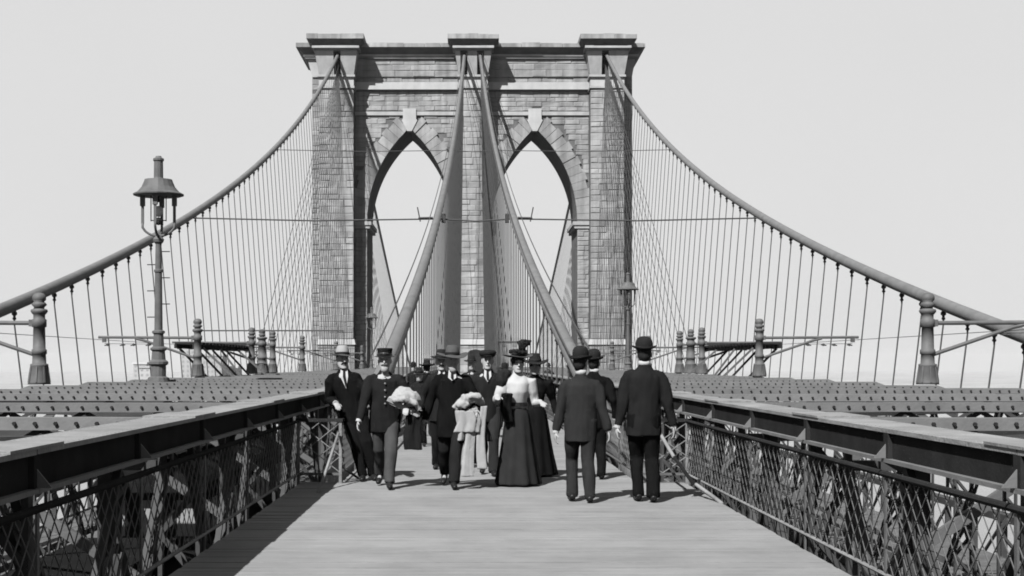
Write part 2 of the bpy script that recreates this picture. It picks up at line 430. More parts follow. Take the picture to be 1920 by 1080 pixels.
band_me = bandm.mesh("cable_band", M['clamp'])
bandlow = MB().lathe([(.03,-.5),(.05,-.34),(.11,-.12),(.06,0)], n=5).mesh("cable_band", M['clamp'])
labels = {('o',-1): "thick outer suspension cable on the left swooping up to the tower behind the tall lantern",
          ('o',1): "thick outer suspension cable on the right climbing to the tower from the frame's right edge",
          ('i',-1): "inner suspension cable rising from the left of the walkway to the middle buttress",
          ('i',1): "inner suspension cable rising from the right of the walkway to the middle buttress"}
slabels = {('o',-1): "fan of thin diagonal stays from the tower's left buttress", ('o',1): "fan of thin diagonal stays from the tower's right buttress",
           ('i',-1): "fan of stays just left of the middle buttress", ('i',1): "fan of stays just right of the middle buttress"}
for kind in ('o', 'i'):
    for s in (-1, 1):
        C = thing("main_cable", labels[(kind, s)], "cable", (0,0,0), 0, "main suspension cables")
        ys = [-30 + 3*i for i in range(70)] + [180, 182, 184, 186, 188, 190] + [190+6*i for i in range(1, 30)]
        ys = [y for y in ys if y < 178 or y >= 180]
        pts = [(s*cx(y,kind), y, cz(y)) for y in ys]
        pts = [p for p in pts if p[2] > -5.5]
        MB().tube(pts, .2, 16).build("cable_wrapping", M['cable'], C, smooth=True)
        if kind == 'i':                                  # hand ropes along the cable
            for dx in (-.26, .26):
                MB().tube([(p[0]+dx, p[1], p[2]+.42) for p in pts if 30 < p[1] < 180], .022, 5).build("hand_rope", M['rope'], C)
        st = thing("stay_fan", slabels[(kind, s)], "stay cables", (0,0,0), 0, "diagonal stays")
        top = (s*(16.1 if kind=='o' else 1.05), 178.6, 37.6)
        for k in range(20):
            yb = 172 - 4.572*k
            if yb < 82: break
            if kind == 'i' and k % 3: continue
            xb = s*(14.0 if kind=='o' else 2.45)
            MB().tube([top, (xb, yb, -3.0 if kind=='o' else .8)], .026, 5).build("stay", M['rope'], st)
            if k < 16:
                MB().tube([(top[0], 190, 37.6), (xb, 196+4.572*k, -3.0 if kind=='o' else .8)], .028, 5).build("stay", M['rope'], st)
        far = MB()
        for y in panels + [196+PAN*k for k in range(52)]:
            z = cz(y) - .2; x = s*cx(y, kind)
            zb = -2.6 if kind == 'o' else .9
            if z - zb < .5: continue
            if kind == 'i' and y > 178 and int(y/PAN) % 2: continue
            xb = s*13.85 if kind=='o' else x + s*.5*max(0, min(1, (y-90)/88))
            if kind == 'i' and abs(x) < 1.95: zb = .0
            r = .026 if kind == 'o' else .027
            if y < 178:
                MB().tube([(x,y,z-.4),(xb,y,zb)], r, 6).build("suspender", M['rope'], C)
                sl_ = math.atan(2*K*(y-YM))
                link("cable_band", band_me if y < 90 else bandlow, C, (x, y, z+.005), (0,0,0)).scale = (.8,.8,.75)
            else:
                far.tube([(x,y,z),(xb,y,zb)], .02, 4)
        far.build("suspender", M['rope'], C, kind="stuff")
# cross wires tying the four cables together
for y, lb, r in ((76.5, "long cross wire tying the four cables, the nearer one across both arches", .04), (113, "thin cross wire tying the four cables higher up, the farther one", .028)):
    t = thing("cross_wire", lb, "wire", group="cross wires between cables")
    pp = [(-cx(y,'o'),y,cz(y)-.1),(-cx(y,'i'),y,cz(y)-.15),(cx(y,'i'),y,cz(y)-.15),(cx(y,'o'),y,cz(y)-.1)]
    for a, b in zip(pp, pp[1:]):
        MB().tube([a, tuple((u+v)/2-(.12 if i==2 else 0) for i,(u,v) in enumerate(zip(a,b))), b], r, 5).build("wire", M['rope'], t)
    if y < 80:
        for s in (-1,1):
            mb = MB(); x = s*cx(y,'i')
            mb.tube([(x+s*.25,y-.1,cz(y)-.1),(x+s*1.0,y-.1,cz(y)-.12)], .06, 6); mb.tube([(x+s*.9,y-.1,cz(y)-.3),(x+s*1.05,y-.1,cz(y)+.45)], .035, 6)
            mb.box(x-s*.3-.1, x-s*.3+.1, y-.25, y+.1, cz(y)-.35, cz(y)+.1)
            mb.build("bracket", M['clamp'], t)
for k, (x, z0_, z1_, y1_, lb) in enumerate(((-10.9, 2.15, 2.15, 170, "faint overhead trolley wire over the left roadway"), (10.9, 2.15, 2.15, 170, "faint overhead trolley wire over the right roadway"))):
    tag(MB().tube([(x, 14, 2.2)] + [(x, y, 2.16) for y in range(30, y1_, 12)], .008, 4).build("trolley_wire", M['rope']), lb, "wire", "trolley wires")

# ------------------------------------------------------------------ trusses
def laced(p, q, w, d, side, pitch=None, t=.035):
    """two flat flanges joined by zigzag lacing; side = unit vector along which the flanges are apart"""
    p = Vector(p); q = Vector(q); side = Vector(side); ax = (q-p).normalized(); thick = ax.cross(side).normalized()
    mb = MB(); L = (q-p).length; o = side*(w/2)
    for s in (-1, 1): mb.bar(p+o*s, q+o*s, t if abs(thick.dot(Vector((0,0,1))))<.5 else t, d, thick)
    pitch = pitch or w*1.15; n = max(2, int(L/pitch))
    for f in (-1, 1):
        off = thick*(d/2+.004)*f
        for i in range(n):
            s0 = 1 if i % 2 else -1
            a = p + ax*(L*i/n) + o*s0 + off; b = p + ax*(L*(i+1)/n) - o*s0 + off
            mb.bar(a, b, .045, .008, thick)
    return mb
ZTOP, ZBOT = .865, -4.25
post_y = laced((0,0,ZBOT), (0,0,ZTOP-.01), .26, .09, (0,1,0)).mesh("post", M['lace'])
post_x = laced((0,0,ZBOT), (0,0,ZTOP-.01), .30, .08, (1,0,0)).mesh("post", M['lace'])
diag_a = laced((0,0,ZTOP-.1), (0,2*PAN,ZBOT+.1), .17, .05, Vector((0, 4.95, 2*PAN)).normalized(), .25).mesh("diagonal", M['lace'])
diag_b = laced((0,0,ZBOT+.1), (0,2*PAN,ZTOP-.1), .17, .05, Vector((0, -4.95, 2*PAN)).normalized(), .25).mesh("diagonal", M['lace'])
rod = MB().tube([(0,0,ZTOP-.1),(0,PAN,ZBOT+2.6)], .03, 6).mesh("tie_rod", M['lace'])
NX0, NX1 = 2.40, 2.79
def seg_mesh():
    mb = MB(); L = PAN*2
    mb.box(0, .39, .006, L-.006, 1.035, 1.062)
    mb.box(.03, .055, 0, L, .87, 1.035); mb.box(.335, .36, 0, L, .87, 1.035)
    return mb.mesh("chord_segment", M['iron_top'])
seg_plate = MB().box(0, .39, .008, PAN*2-.008, 1.035, 1.062).mesh("chord_plate", M['iron_top'])
seg_cover = MB().box(-.008, .398, -.45, .45, 1.0625, 1.078).mesh("splice_plate", M['iron_top'])
seg_web = MB().box(.03,.055,0,PAN*2,.87,1.035).box(.335,.36,0,PAN*2,.87,1.035).mesh("chord_web", M['iron_dark'])
seg_ang = MB().box(-.012,.056,0.004,PAN*2-.004,.845,.870).box(.334,.40,0.004,PAN*2-.004,.852,.870).mesh("chord_angle", M['beam'])
riv = MB()
for i in range(44):
    y = .06+i*(PAN*2-.12)/43
    for x in (.035, .355): riv.lathe([(.009,0),(.007,.004),(.002,.006)], (x,y,1.061), 5)
riv_me = riv.mesh("rivets", M['iron_top'])
gus = MB(); gus.box(.0, .03, -.05, .05, .872, 1.033)
gus_me = gus.mesh("stiffener", M['iron_dark'])
gus = MB()
gus.add([(-.075,-.006,.872),(.03,-.006,.872),(.03,-.006,1.0),(-.075,.006,.872),(.03,.006,.872),(.03,.006,1.0)], [(0,1,2),(5,4,3),(0,3,4,1),(0,2,5,3)])
gus.add([(-.012,.05,.87),(.03,.05,.87),(.03,.05,.96),(-.012,.17,.87),(.03,.17,.87),(.03,.17,.9)], [(0,1,2),(5,4,3),(0,3,4,1),(0,2,5,3)])
gusset_me = gus.mesh("gusset", M['beam'])
for s, lb in ((-1, "riveted truss with pale flat top rail bounding the walkway on the left, in shade"), (1, "riveted truss with flat top rail bounding the walkway on the right, web facing the sun")):
    T = thing("inner_truss", lb, "truss", (0,0,0), 0, "inner trusses beside the walkway")
    for k in range(-3, 37):
        y = P0 + PAN*(2*k)
        if y > 172: break
        for me, nm in ((seg_plate,"chord_plate"),(seg_web,"chord_web"),(seg_ang,"chord_angle"),(seg_cover,"splice_plate")):
            o = link(nm, me, T, (s*NX0, y, rnd.uniform(-.002,.002) if nm=="chord_plate" else 0)); 
            if s < 0: o.scale = (-1,1,1)
        if k < 6:
            o = link("rivets", riv_me, T, (s*NX0, y, 0), kind="stuff")
            if s < 0: o.scale = (-1,1,1)
    for i, y in enumerate(panels):
        link("post", post_y if i % 2 else post_x, T, (s*2.6, y, 0))
        if y < 90:
            for nm, me in (("stiffener", gus_me), ("gusset", gusset_me)):
                o = link(nm, me, T, (s*NX0, y, 0))
                if s < 0: o.scale = (-1,1,1)
        if i % 2 == 0 and y < 120: link("diagonal", diag_a, T, (s*2.53, y, 0)); link("diagonal", diag_b, T, (s*2.70, y, 0))
        elif y < 60: link("diagonal", diag_b, T, (s*2.53, y, 0)); link("tie_rod", rod, T, (s*2.66, y, 0))
    MB().box(s*2.6-.18, s*2.6+.18, -8, 176, -4.6, ZBOT).build("bottom_chord", M['lace'], T)
    MB().box(s*2.6-.05, s*2.6+.05, -8, 176, -.52, -.34).build("floor_angle", M['lace'], T)
mid_d = []
for s, lb in ((-1, "second iron truss between the left tracks and the left roadway"), (1, "second iron truss between the right tracks and the right roadway")):
    T = thing("middle_truss", lb, "truss", (0,0,0), 0, "middle trusses")
    MB().box(s*9.0-.2, s*9.0+.2, -8, 176, .80, .96).build("top_chord", M['lace'], T)
    MB().box(s*9.0-.2, s*9.0+.2, -8, 176, -4.6, ZBOT).build("bottom_chord", M['lace'], T)
    for i, y in enumerate(panels):
        if y > 110: break
        link("post", post_x, T, (s*9.0, y, -.07))
        if i % 2 == 0: link("diagonal", diag_a, T, (s*8.9, y, -.05)); link("diagonal", diag_b, T, (s*9.1, y, -.05))
for s, lb in ((-1, "low outermost truss under the left suspenders"), (1, "low outermost truss under the right suspenders")):
    T = thing("outer_truss", lb, "truss", (0,0,0), 0, "outer trusses")
    MB().box(s*13.9-.15, s*13.9+.15, -8, 176, -2.7, -2.5).build("top_chord", M['lace'], T)
    MB().box(s*13.9-.15, s*13.9+.15, -8, 176, -4.6, ZBOT).build("bottom_chord", M['lace'], T)
    pm = MB().box(-.08,.08,-.06,.06,ZBOT,-2.7).mesh("post", M['lace']); dm = MB().bar((0,0,-2.7),(0,PAN,ZBOT),.08,.05).mesh("diagonal", M['lace'])
    for y in panels: link("post", pm, T, (s*13.9,y,0)); link("diagonal", dm, T, (s*13.9,y,0))
# overhead cross beams
def beam_mesh(near):
    mb = MB(); x0, x1 = 2.80, 9.25
    mb.box(x0, x1, 0, .012, .945, 1.045); mb.box(x0, x1, .012, .20, 1.037, 1.045); mb.box(x0, x1, .188, .2, .945, 1.037)
    mb.add([(x1,0,1.045),(x1,.2,1.045),(x1,.2,.945),(x1,0,.945),(x1+.28,0,.945),(x1+.28,.2,.945)], [(0,3,4),(1,5,2),(0,4,5,1),(2,3,0,1),(3,2,5,4)])
    return mb.mesh("cross_beam", M['beam'])
beam_me = beam_mesh(True)
bolt = MB()
xx = 2.93
while xx < 9.2:
    bolt.tube([(xx, .002, .998), (xx, -.022, .998)], [.017, .017], 6); xx += .165
bolt_me = bolt.mesh("bolts", M['iron_dark'])
low = MB(); low.box(2.8, 9.0, .04, .16, .62, .70)
xx = 2.9; k = 0
while xx < 8.8:
    low.bar((xx,.1,.70 if k%2 else .945),(xx+.42,.1,.945 if k%2 else .70),.05,.03,(0,1,0)); xx += .42; k += 1
low_me = low.mesh("lower_strut", M['lace'])
brace = MB().bar((2.85,0,.88),(9.0,2*PAN,.88),.07,.05).mesh("sway_rod", M['lace']); brace2 = MB().bar((9.0,0,.90),(2.85,2*PAN,.90),.07,.05).mesh("sway_rod", M['lace'])
knee = MB().bar((2.9,.1,-.3),(4.3,.1,.62),.09,.06,(0,1,0)).mesh("knee_brace", M['iron']); knee2 = MB().bar((8.9,.1,-.3),(7.5,.1,.62),.09,.06,(0,1,0)).mesh("knee_brace", M['iron'])
for s, lb in ((-1, "rows of bolted cross beams spanning left from the walkway over the tracks"), (1, "rows of bolted cross beams spanning right from the walkway over the tracks")):
    T = thing("overhead_bracing", lb, "cross beams", (0,0,0), 0, "overhead bracing on each side")
    for k in range(-2, 37):
        y = P0 + PAN*2*k
        if y > 174: break
        jz = rnd.uniform(-.008,.006); jr = rnd.uniform(-.0015,.0015)
        for me, nm in ((beam_me,"cross_beam"),(bolt_me,"bolts"),(low_me,"lower_strut"),(brace,"sway_rod"),(brace2,"sway_rod"),(knee,"knee_brace"),(knee2,"knee_brace")):
            if y > 95 and nm in ("sway_rod","knee_brace","lower_strut"): continue
            o = link(nm, me, T, (0, y, jz), kind="stuff" if nm == "bolts" else None); o.rotation_euler = (0, jr if nm in ('cross_beam','bolts') else 0, 0)
            if s < 0: o.scale = (-1,1,1)

# ------------------------------------------------------------------ roadways and tracks below
fl = MB()
for y in panels: fl.box(-14, 14, y-.09, y+.09, -4.25, -3.85)
struct('', fl.build("floor_beams", M['lace']))
rd = MB()
for s in (-1, 1):
    y = -8
    while y < 176:
        rd.box(min(s*9.5, s*13.5), max(s*9.5, s*13.5), y, y+.285, -3.6, -3.53+rnd.uniform(-.006,.006)); y += .3
struct('', rd.build("roadway", M['road']))
ties = MB()
for s in (-1, 1):
    y = -8
    while y < 150:
        ties.box(min(s*3.1, s*5.4), max(s*3.1, s*5.4), y, y+.2, -3.8, -3.62); ties.box(min(s*6.2, s*8.5), max(s*6.2, s*8.5), y+.1, y+.3, -3.8, -3.62); y += .62
struct('', ties.build("track_ties", M['road']))
rl = MB()
for s in (-1, 1):
    for x in (3.5, 4.95, 6.6, 8.05): rl.box(s*x-.04, s*x+.04, -8, 176, -3.62, -3.48)
    for x in (3.2, 5.8, 8.6): rl.box(s*x-.12, s*x+.12, -8, 176, -4.0, -3.85)
struct('', rl.build("rails", M['beam']))
bd_ = MB()
for s in (-1, 1): bd_.box(min(s*2.95,s*8.8), max(s*2.95,s*8.8), -8, 176, -3.845, -3.815)
struct('', bd_.build("track_bed", M['bed']))
for s, lb in ((-1, "timber guard fence beside the left tracks below the beams"), (1, "timber guard fence beside the right tracks below the beams")):
    g = thing("guard_fence", lb, "fence", (0,0,0), 0, "guard fences below")
    mb = MB()
    for z in (-2.5, -2.9, -3.3): mb.box(s*9.35-.03, s*9.35+.03, -8, 120, z-.07, z+.07)
    mb.build("board", M['road'], g)

def rail_car(xc, y0, y1, label):
    c = thing("railway_car", label, "railway car", (xc, y0, -3.48), 0, "railway cars on the left tracks")
    L = y1-y0; H = 2.1
    MB().box(-1.15,1.15,0,L,.55,H).build("body", M['car'], c)
    poly = [(-1.25,H)] + [(1.25*math.cos(a), H+.02+.62*math.sin(a)) for a in [PI*i/14 for i in range(14,-1,-1)]] + [(1.25,H)]
    MB().prism(poly[::-1], -.35, L+.35).build("roof", M['car'], c)
    MB().box(-.55,.55,.2,L-.2,H+.60,H+.82).build("clerestory", M['car'], c)
    n = int(L/1.0)
    for i in range(n):
        for sx in (-1, 1):
            MB().box(min(sx*1.151,sx*1.17), max(sx*1.151,sx*1.17), L*(i+.2)/n, L*(i+.8)/n, 1.15, 1.85).build("window", M['window'], c)
    for x in (-.8, 0, .8): MB().box(x-.22,x+.22,-.02,-.001,1.1,1.9).build("window", M['window'], c)
    for y in (1.2, 3.0, L-3.0, L-1.2):
        MB().tube([(-.8,y,.42),(.8,y,.42)], .4, 14).build("wheelset", M['iron_dark'], c)
rail_car(-4.25, 2.5, 17.5, "dark railway car added on the near left track to darken behind the left railing")  # car added to black out the bright gaps behind the railing
rail_car(-7.4, 33, 47, "dark arch-roofed railway car end on the far left track below the beams")

# ------------------------------------------------------------------ promenade
JOG = 18.3
deck = empty("promenade_deck"); struct('', deck)
WL, WR, NL, NR = -2.385, 2.385, -1.88, 1.80
pw = .155
wide = [MB().box(WL+a, WR+b, .005, pw-.005, -.05, c).mesh("plank", M['plank']) for a, b, c in ((0,0,0),(.012,-.01,.002),(-.004,.006,-.002),(.006,.0,.001))]
narr = [MB().box(NL+a, NR+b, .005, pw-.005, -.05, c).mesh("plank", M['plank']) for a, b, c in ((0,0,0),(.012,-.01,.002),(-.004,.006,-.002))]
y = 9.3; cnt = 0
while cnt < 300:
    link("plank", rnd.choice(wide if y < JOG else narr), deck, (0, y, 0)); y += pw; cnt += 1
far = MB()
while y < 177: far.box(NL, NR, y+.004, y+pw-.004, -.05, rnd.uniform(-.002,.002)); y += pw
y = -6
while y < 9.29: far.box(WL, WR, y+.003, min(y+pw-.003, 9.298), -.05, rnd.uniform(-.002,.002)); y += pw
far.build("plank", M['plank2'], deck, kind="stuff")
jo = MB()
for x in (-2.2, -1.5, -.8, 0, .8, 1.5, 2.2): jo.box(x-.05, x+.05, -6, JOG if abs(x) > 2 else 177, -.3, -.056)
for yy in panels: jo.box(-2.45, 2.45, yy-.06, yy+.06, -.5, -.3)
jo.build("joists", M['road'], deck)

# fences
def netting(L, z0, z1, pitch=.19, sl_=1.15, r=.0055):
    mb = MB(); H = z1-z0
    y = -H*sl_
    while y < L:
        for d in (1, -1):
            a = (y, z0) if d > 0 else (y, z1); b = (y+H*sl_, z1) if d > 0 else (y+H*sl_, z0)
            (ya, za), (yb, zb) = a, b
            if ya < 0: t = (0-ya)/(yb-ya); za = za+(zb-za)*t; ya = 0
            if yb > L: t = (L-ya)/(yb-ya); zb = za+(zb-za)*t; yb = L
            if yb - ya > .01: mb.bar((.004*d,ya,za),(.004*d,yb,zb), r, r)
        y += pitch
    return mb
net_w = netting(PAN, .12, .76, .19).mesh("netting", M['netting']); net_n = netting(PAN, .12, .76, .19).mesh("netting", M['netting'])
std_w = MB().box(-.006,.006,-.02,.02,-.02,.765).mesh("standard", M['iron']); std_n = MB().box(-.01,.01,-.025,.025,-.02,.765).mesh("standard", M['iron'])
hang = MB().box(-.006,.006,-.012,.012,.765,.86).mesh("hanger", M['iron'])
for s, xw, xn, lw, ln in ((-1, -2.40, -1.88, "low mesh railing with round handrail under the left truss chord, in shade", "mesh railing of the narrowed walkway running on to the tower, left side"),
                  (1, 2.40, 1.80, "low sunlit mesh railing with round handrail under the right truss chord", "mesh railing of the narrowed walkway running on to the tower, right side")):
    F = thing("walkway_railing", lw, "railing", group="wide walkway railings")
    MB().tube([(xw, -4, .768), (xw, JOG, .768)], .022, 8).build("handrail", M['iron_dark'], F)
    MB().tube([(xw, -4, .118), (xw, JOG, .118)], .014, 6).build("bottom_rail", M['iron_top'], F)
    y = P0 - 2*PAN
    while y < JOG - .5:
        L = min(PAN, JOG-y)
        nm_ = (net_w if L > PAN-.01 else netting(L,.12,.76,.19).mesh("netting", M['netting'])).copy(); link("netting", nm_, F, (xw, y, 0)); link("standard", std_w, F, (xw, y, 0)); link("hanger", hang, F, (xw+s*.03, y+PAN/2, 0)); link("hanger", hang, F, (xw+s*.03, y+.25, 0))
        y += PAN
    N = thing("narrow_railing", ln, "railing", group="narrow walkway railings")
    MB().tube([(xn, JOG, .768), (xn, 176, .768)], .025, 8).build("handrail", M['iron_dark'], N)
    MB().tube([(xn, JOG, .118), (xn, 176, .118)], .016, 6).build("bottom_rail", M['iron'], N)
    y = JOG
    while y < 174: link("netting", net_n, N, (xn, y, 0)); link("standard", std_n, N, (xn, y, 0)); y += PAN
    # lattice wing panel across the jog
    G = thing("lattice_panel", "short diamond lattice panel closing the %s corner where the walkway narrows" % ("left" if s<0 else "right"), "railing panel", group="corner lattice panels")
    xa, xb = sorted((xw, xn)); yj = JOG - .05
    for x in (xa, xb): MB().box(x-.018, x+.018, yj-.018, yj+.018, -.02, .76).build("upright", M['iron_top'], G)
    MB().box(xa-.03, xb+.03, yj-.03, yj+.03, .76, .80).build("top_rail", M['iron_dark'], G)
    MB().box(xa, xb, yj-.012, yj+.012, .10, .13).build("bottom_rail", M['iron'], G)
    c = .26; W_ = xb-xa; nz = 3; dz = .62/nz
    for i in range(nz):
        for j in range(2):
            x0 = xa+W_*j/2; x1 = xa+W_*(j+1)/2; z0_ = .13+dz*i; z1_ = z0_+dz
            MB().bar((x0,yj-.008,z0_),(x1,yj-.008,z1_),.008,.022,(0,1,0)).build("lattice_strap", M['iron_top'], G)
            MB().bar((x0,yj+.008,z1_),(x1,yj+.008,z0_),.008,.022,(0,1,0)).build("lattice_strap", M['iron_top'], G)
    if s > 0:
        tag(MB().tube([(1.95,17.95,.78),(2.0,17.6,.62),(2.08,17.1,.4),(2.2,16.5,.16),(2.36,15.9,.03),(2.38,15.6,.0)], .022, 8).build("stay_bar", M['iron_top'], None, smooth=True), "light curved bar running down from the right lattice panel to the planks", "brace bar")
    else:
        tag(MB().tube([(-1.9,18.2,.62),(-1.98,17.4,.2),(-2.02,16.9,.0)], .018, 8).tube([(-1.86,18.3,.2),(-1.7,18.8,.02)],.016,6).build("stay_bar", M['iron_top'], None, smooth=True), "thin brace bars at the foot of the left lattice panel", "brace bar")

# ------------------------------------------------------------------ finial posts with trolley arms
def post_parts(fat=1.0):
    col = MB().lathe([(.235*fat,0),(.225*fat,.05),(.175*fat,.36),(.185*fat,.38),(.185*fat,.42),(.145*fat,.43),(.135*fat,.62),(.155*fat,.63),(.155*fat,.72),(.13*fat,.73),
                      (.12*fat,1.18),(.15*fat,1.19),(.15*fat,1.34),(.12*fat,1.36),(.12*fat,1.44),(.15*fat,1.47),(.175*fat,1.51),(.165*fat,1.55),(.10*fat,1.57)], n=16)
    fin = MB().lathe([(.10,1.57),(.11,1.6),(.16,1.65),(.13,1.69),(.10,1.71),(.14,1.75),(.14,1.82),(.10,1.88),(.03,1.9)], n=14)
    rib = MB()
    for k in range(8):
        a = 2*PI*k/8; rib.bar((.225*fat*math.cos(a),.225*fat*math.sin(a),.04),(.175*fat*math.cos(a),.175*fat*math.sin(a),.37),.03,.03,(math.cos(a),math.sin(a),.1))
    return col.mesh("column", M['iron'], True), fin.mesh("finial", M['iron'], True), rib.mesh("base_rib", M['iron'])
pc = post_parts(); pf = post_parts(1.35)
arm = MB().tube([(.1,0,1.27),(3.25,0,1.29)], .045, 8).box(3.0,3.12,-.05,.05,1.12,1.26).box(.06,.2,-.07,.07,1.2,1.34)
arm_me = arm.mesh("arm", M['iron'])
brc_me = MB().tube([(.12,0,.62),(1.75,0,1.18),(2.05,0,1.25)], .042, 8).mesh("brace", M['iron'])
ins = MB()
for x in (1.6, 2.1, 2.45, 2.95):
    ins.tube([(x-.08,0,1.04),(x+.10,0,1.02)], .02, 5); ins.lathe([(.02,0),(.05,.02),(.05,.07),(.015,.09)], (x,0,1.0), 6)
ins.tube([(1.35,0,1.06),(3.05,0,1.08)], .008, 4)
ins_me = ins.mesh("insulators", M['rope'])
PLAB = [(30.6, "large cast iron post with ball finial nearest the frame's %s edge, arm reaching outward"),
        (48.4, "cast iron post with ball finial and long trolley arm, second from the %s edge"),
        (60.4, "slim iron finial post before the thick one in the %s cluster"),
        (63.4, "thick iron post in the middle of the %s cluster of three"),
        (66.8, "slim iron finial post behind the thick one in the %s cluster"),
        (78.6, "iron post with arm standing alone just beyond the %s cluster"),
        (98.5, "small distant iron post close to the tower, %s of the walkway"),
        (122, "smallest iron finial post at the tower foot, %s of the walkway")]
for s in (-1, 1):
    for i, (y, lb) in enumerate(PLAB):
        P = thing("trolley_post", lb % ("left" if s<0 else "right"), "post", (s*9.2, y, 1.045), 0 if s > 0 else PI, "iron finial posts along the beams")
        cm, fm, rm = pf if i == 3 else pc
        link("column", cm, P); link("finial", fm, P); link("base_ribs", rm, P)
        if i == 3:
            link("arm", arm_me, P)
            continue
        link("arm", arm_me, P); link("brace", brc_me, P); link("insulators", ins_me, P)
    # platform gantry between arms at the cluster
    Gn = thing("trolley_gantry", "dark slatted gantry beside the %s post cluster over the roadway" % ("left" if s<0 else "right"), "gantry", group="gantries over the roadways")
    for k in range(18):
        MB().box(min(s*9.35,s*10.15), max(s*9.35,s*10.15), 49.4+k*.7, 49.9+k*.7, 2.12, 2.19).build("slat", M['iron_dark'], Gn)
    for x in (9.45, 10.05): MB().box(s*x-.04, s*x+.04, 49, 62, 1.98, 2.118).build("bearer", M['iron_dark'], Gn)
    for k in range(4): MB().bar((s*9.3, 51+k*3.2, .95), (s*10.1, 50+k*3.2, 1.98), .06, .06).build("strut", M['iron_dark'], Gn)
    for y0, z0, x1 in ((50.5, 2.0, 8.3), (54, 2.0, 8.6), (58, 2.0, 8.2)): MB().bar((s*9.4, y0, z0), (s*x1, y0, .95), .07, .07).build("strut", M['iron'], Gn)

# rail frame (thin pipe frame) left beyond lantern
fr = MB().tube([(-11.6, 62, .9),(-11.6, 62, 2.85),(-5.6, 62, 2.85),(-5.6, 62, 1.0)], .035, 6).build("pipe_frame", M['rope'])
tag(fr, "thin rectangular pipe frame standing over the beams left of the tower", "pipe frame")

# ------------------------------------------------------------------ arc lamps
def arc_lamp(loc, label, H):
    """H: height from the foot to the chimney top"""
    L = thing("arc_lamp", label, "street lamp", loc, 0, "arc lamps on tall poles")
    zl = H-2.12
    pole = MB().lathe([(.30,0),(.28,.1),(.2,.14),(.2,.42),(.26,.46),(.26,.52),(.19,.58),(.17,.8),(.22,.84),(.22,.88),(.15,.93),(.13,1.25),(.17,1.28),(.17,1.33),(.11,1.36),(.095,zl*.75),(.12,zl*.75+.02),(.12,zl*.75+.07),(.09,zl*.75+.1),(.08,zl-.2),(.13,zl-.15),(.15,zl-.08),(.09,zl)], n=14)
    pole.build("pole", M['iron'], L, smooth=False)
    st = MB()
    for k in range(6):
        z = 1.7 + k*(zl-2.1)/5; st.tube([(0,0,z),((.3 if k%2 else -.3),0,z)], .014, 5)
    st.build("climbing_rung", M['iron_dark'], L)
    yk = MB()
    for a0 in (0, PI/2):
        pp = []
        for i in range(13):
            t = -1+2*i/12; x = .42*math.copysign(min(1, abs(t)*1.25), t); z = zl+.02+.34*(max(0, abs(t)-.12)/.88)**2.2
            pp.append((x*math.cos(a0), x*math.sin(a0), z))
        yk.tube(pp, .035, 6)
    yk.build("yoke", M['iron'], L, smooth=True)
    for k in range(4):
        a = k*PI/2; x, y = .42*math.cos(a), .42*math.sin(a)
        MB().bar((x,y,zl+.34),(x,y,zl+.8), .07, .05).bar((x,y,zl+.8),(x,y,zl+1.1), .12, .10).build("frame_leg", M['iron'], L)
    arc = MB().lathe([(.03,.30),(.10,.34),(.12,.42),(.05,.48),(.03,.5)], (0,0,zl), 10)
    for x in (-.2, .2): arc.tube([(x,0,zl+.4),(x,0,zl+1.1)], .014, 5)
    arc.tube([(-.2,0,zl+.42),(.2,0,zl+.42)], .014, 5).tube([(0,0,zl+.9),(0,0,zl+1.15)], .03, 6)
    arc.build("arc_mechanism", M['iron_dark'], L)
    MB().blob((0,0,zl+.66), .12, .12, .15, 12).build("globe", M['globe'], L, smooth=True)
    MB().lathe([(.60,1.06),(.66,1.08),(.67,1.11),(.54,1.18),(.44,1.30),(.38,1.44),(.36,1.50),(.10,1.53)], (0,0,zl), 18, 1, 1).build("roof", M['iron'], L, smooth=False)
    MB().lathe([(.14,1.51),(.125,1.56),(.12,1.98),(.145,2.0),(.145,2.05),(.09,2.08),(.07,2.12)], (0,0,zl), 12).build("chimney", M['iron'], L)
    return L
arc_lamp((-8.5, 39, 1.0), "tall ornate arc lamp with hooded lantern and chimney, large at left before the cable", 5.95)
arc_lamp((9.35, 90, .6), "smaller arc lamp standing against the tower's right buttress", 6.4)
arc_lamp((-9.8, 143, .5), "smallest arc lamp, far away before the left arch's dark jamb", 6.4)

# ------------------------------------------------------------------ far skyline
def tower_block(px, ytop, wpx, y, label, steps=0):
    s = y/2770.0; X = (px-881)*s-.28; W = wpx*s; Z = 1.484+(681-ytop)*s
    B = thing("city_building", label, "building", (X, y, -38), 0, "hazy buildings on the far shore")
    H = Z+38; D = 30
    MB().box(-W/2, W/2, 0, D, 0, H).build("wall", M['build'], B)
    mb = MB(); nx = max(2, int(W/4)); nz = max(3, int(H/4.5))
    for i in range(nx):
        for j in range(nz):
            x = -W/2 + W*(i+.5)/nx; z = H*(j+.4)/nz; mb.box(x-W/nx*.22, x+W/nx*.22, -.25, -.02, z, z+H/nz*.45)
    mb.build("windows", M['window'], B, kind="stuff")
    MB().box(-W/2-1, W/2+1, -1, D+1, H, H+2).build("roof", M['build'], B)
    if steps: MB().box(-W/5, W/5, 2, 12, H+2, H+steps).build("roof_tower", M['build'], B)
tower_block(352, 648, 26, 1500, "hazy tall office block seen between the left suspenders, right of the lamp pole", 6)
tower_block(398, 668, 38, 1560, "hazy broad office block right of the tallest hazy block", 0)
tower_block(262, 683, 24, 1500, "hazy lower block just left of the big lamp pole", 0)
tower_block(276, 690, 30, 1450, "hazy low wide block behind the big lamp pole's foot", 0)
tower_block(430, 690, 30, 1600, "hazy low block near the left posts", 0)
tower_block(955, 640, 40, 420+400, "hazy building seen through the right arch beside the middle buttress", 0)
tower_block(820, 672, 50, 900, "hazy low building seen through the left arch", 0)
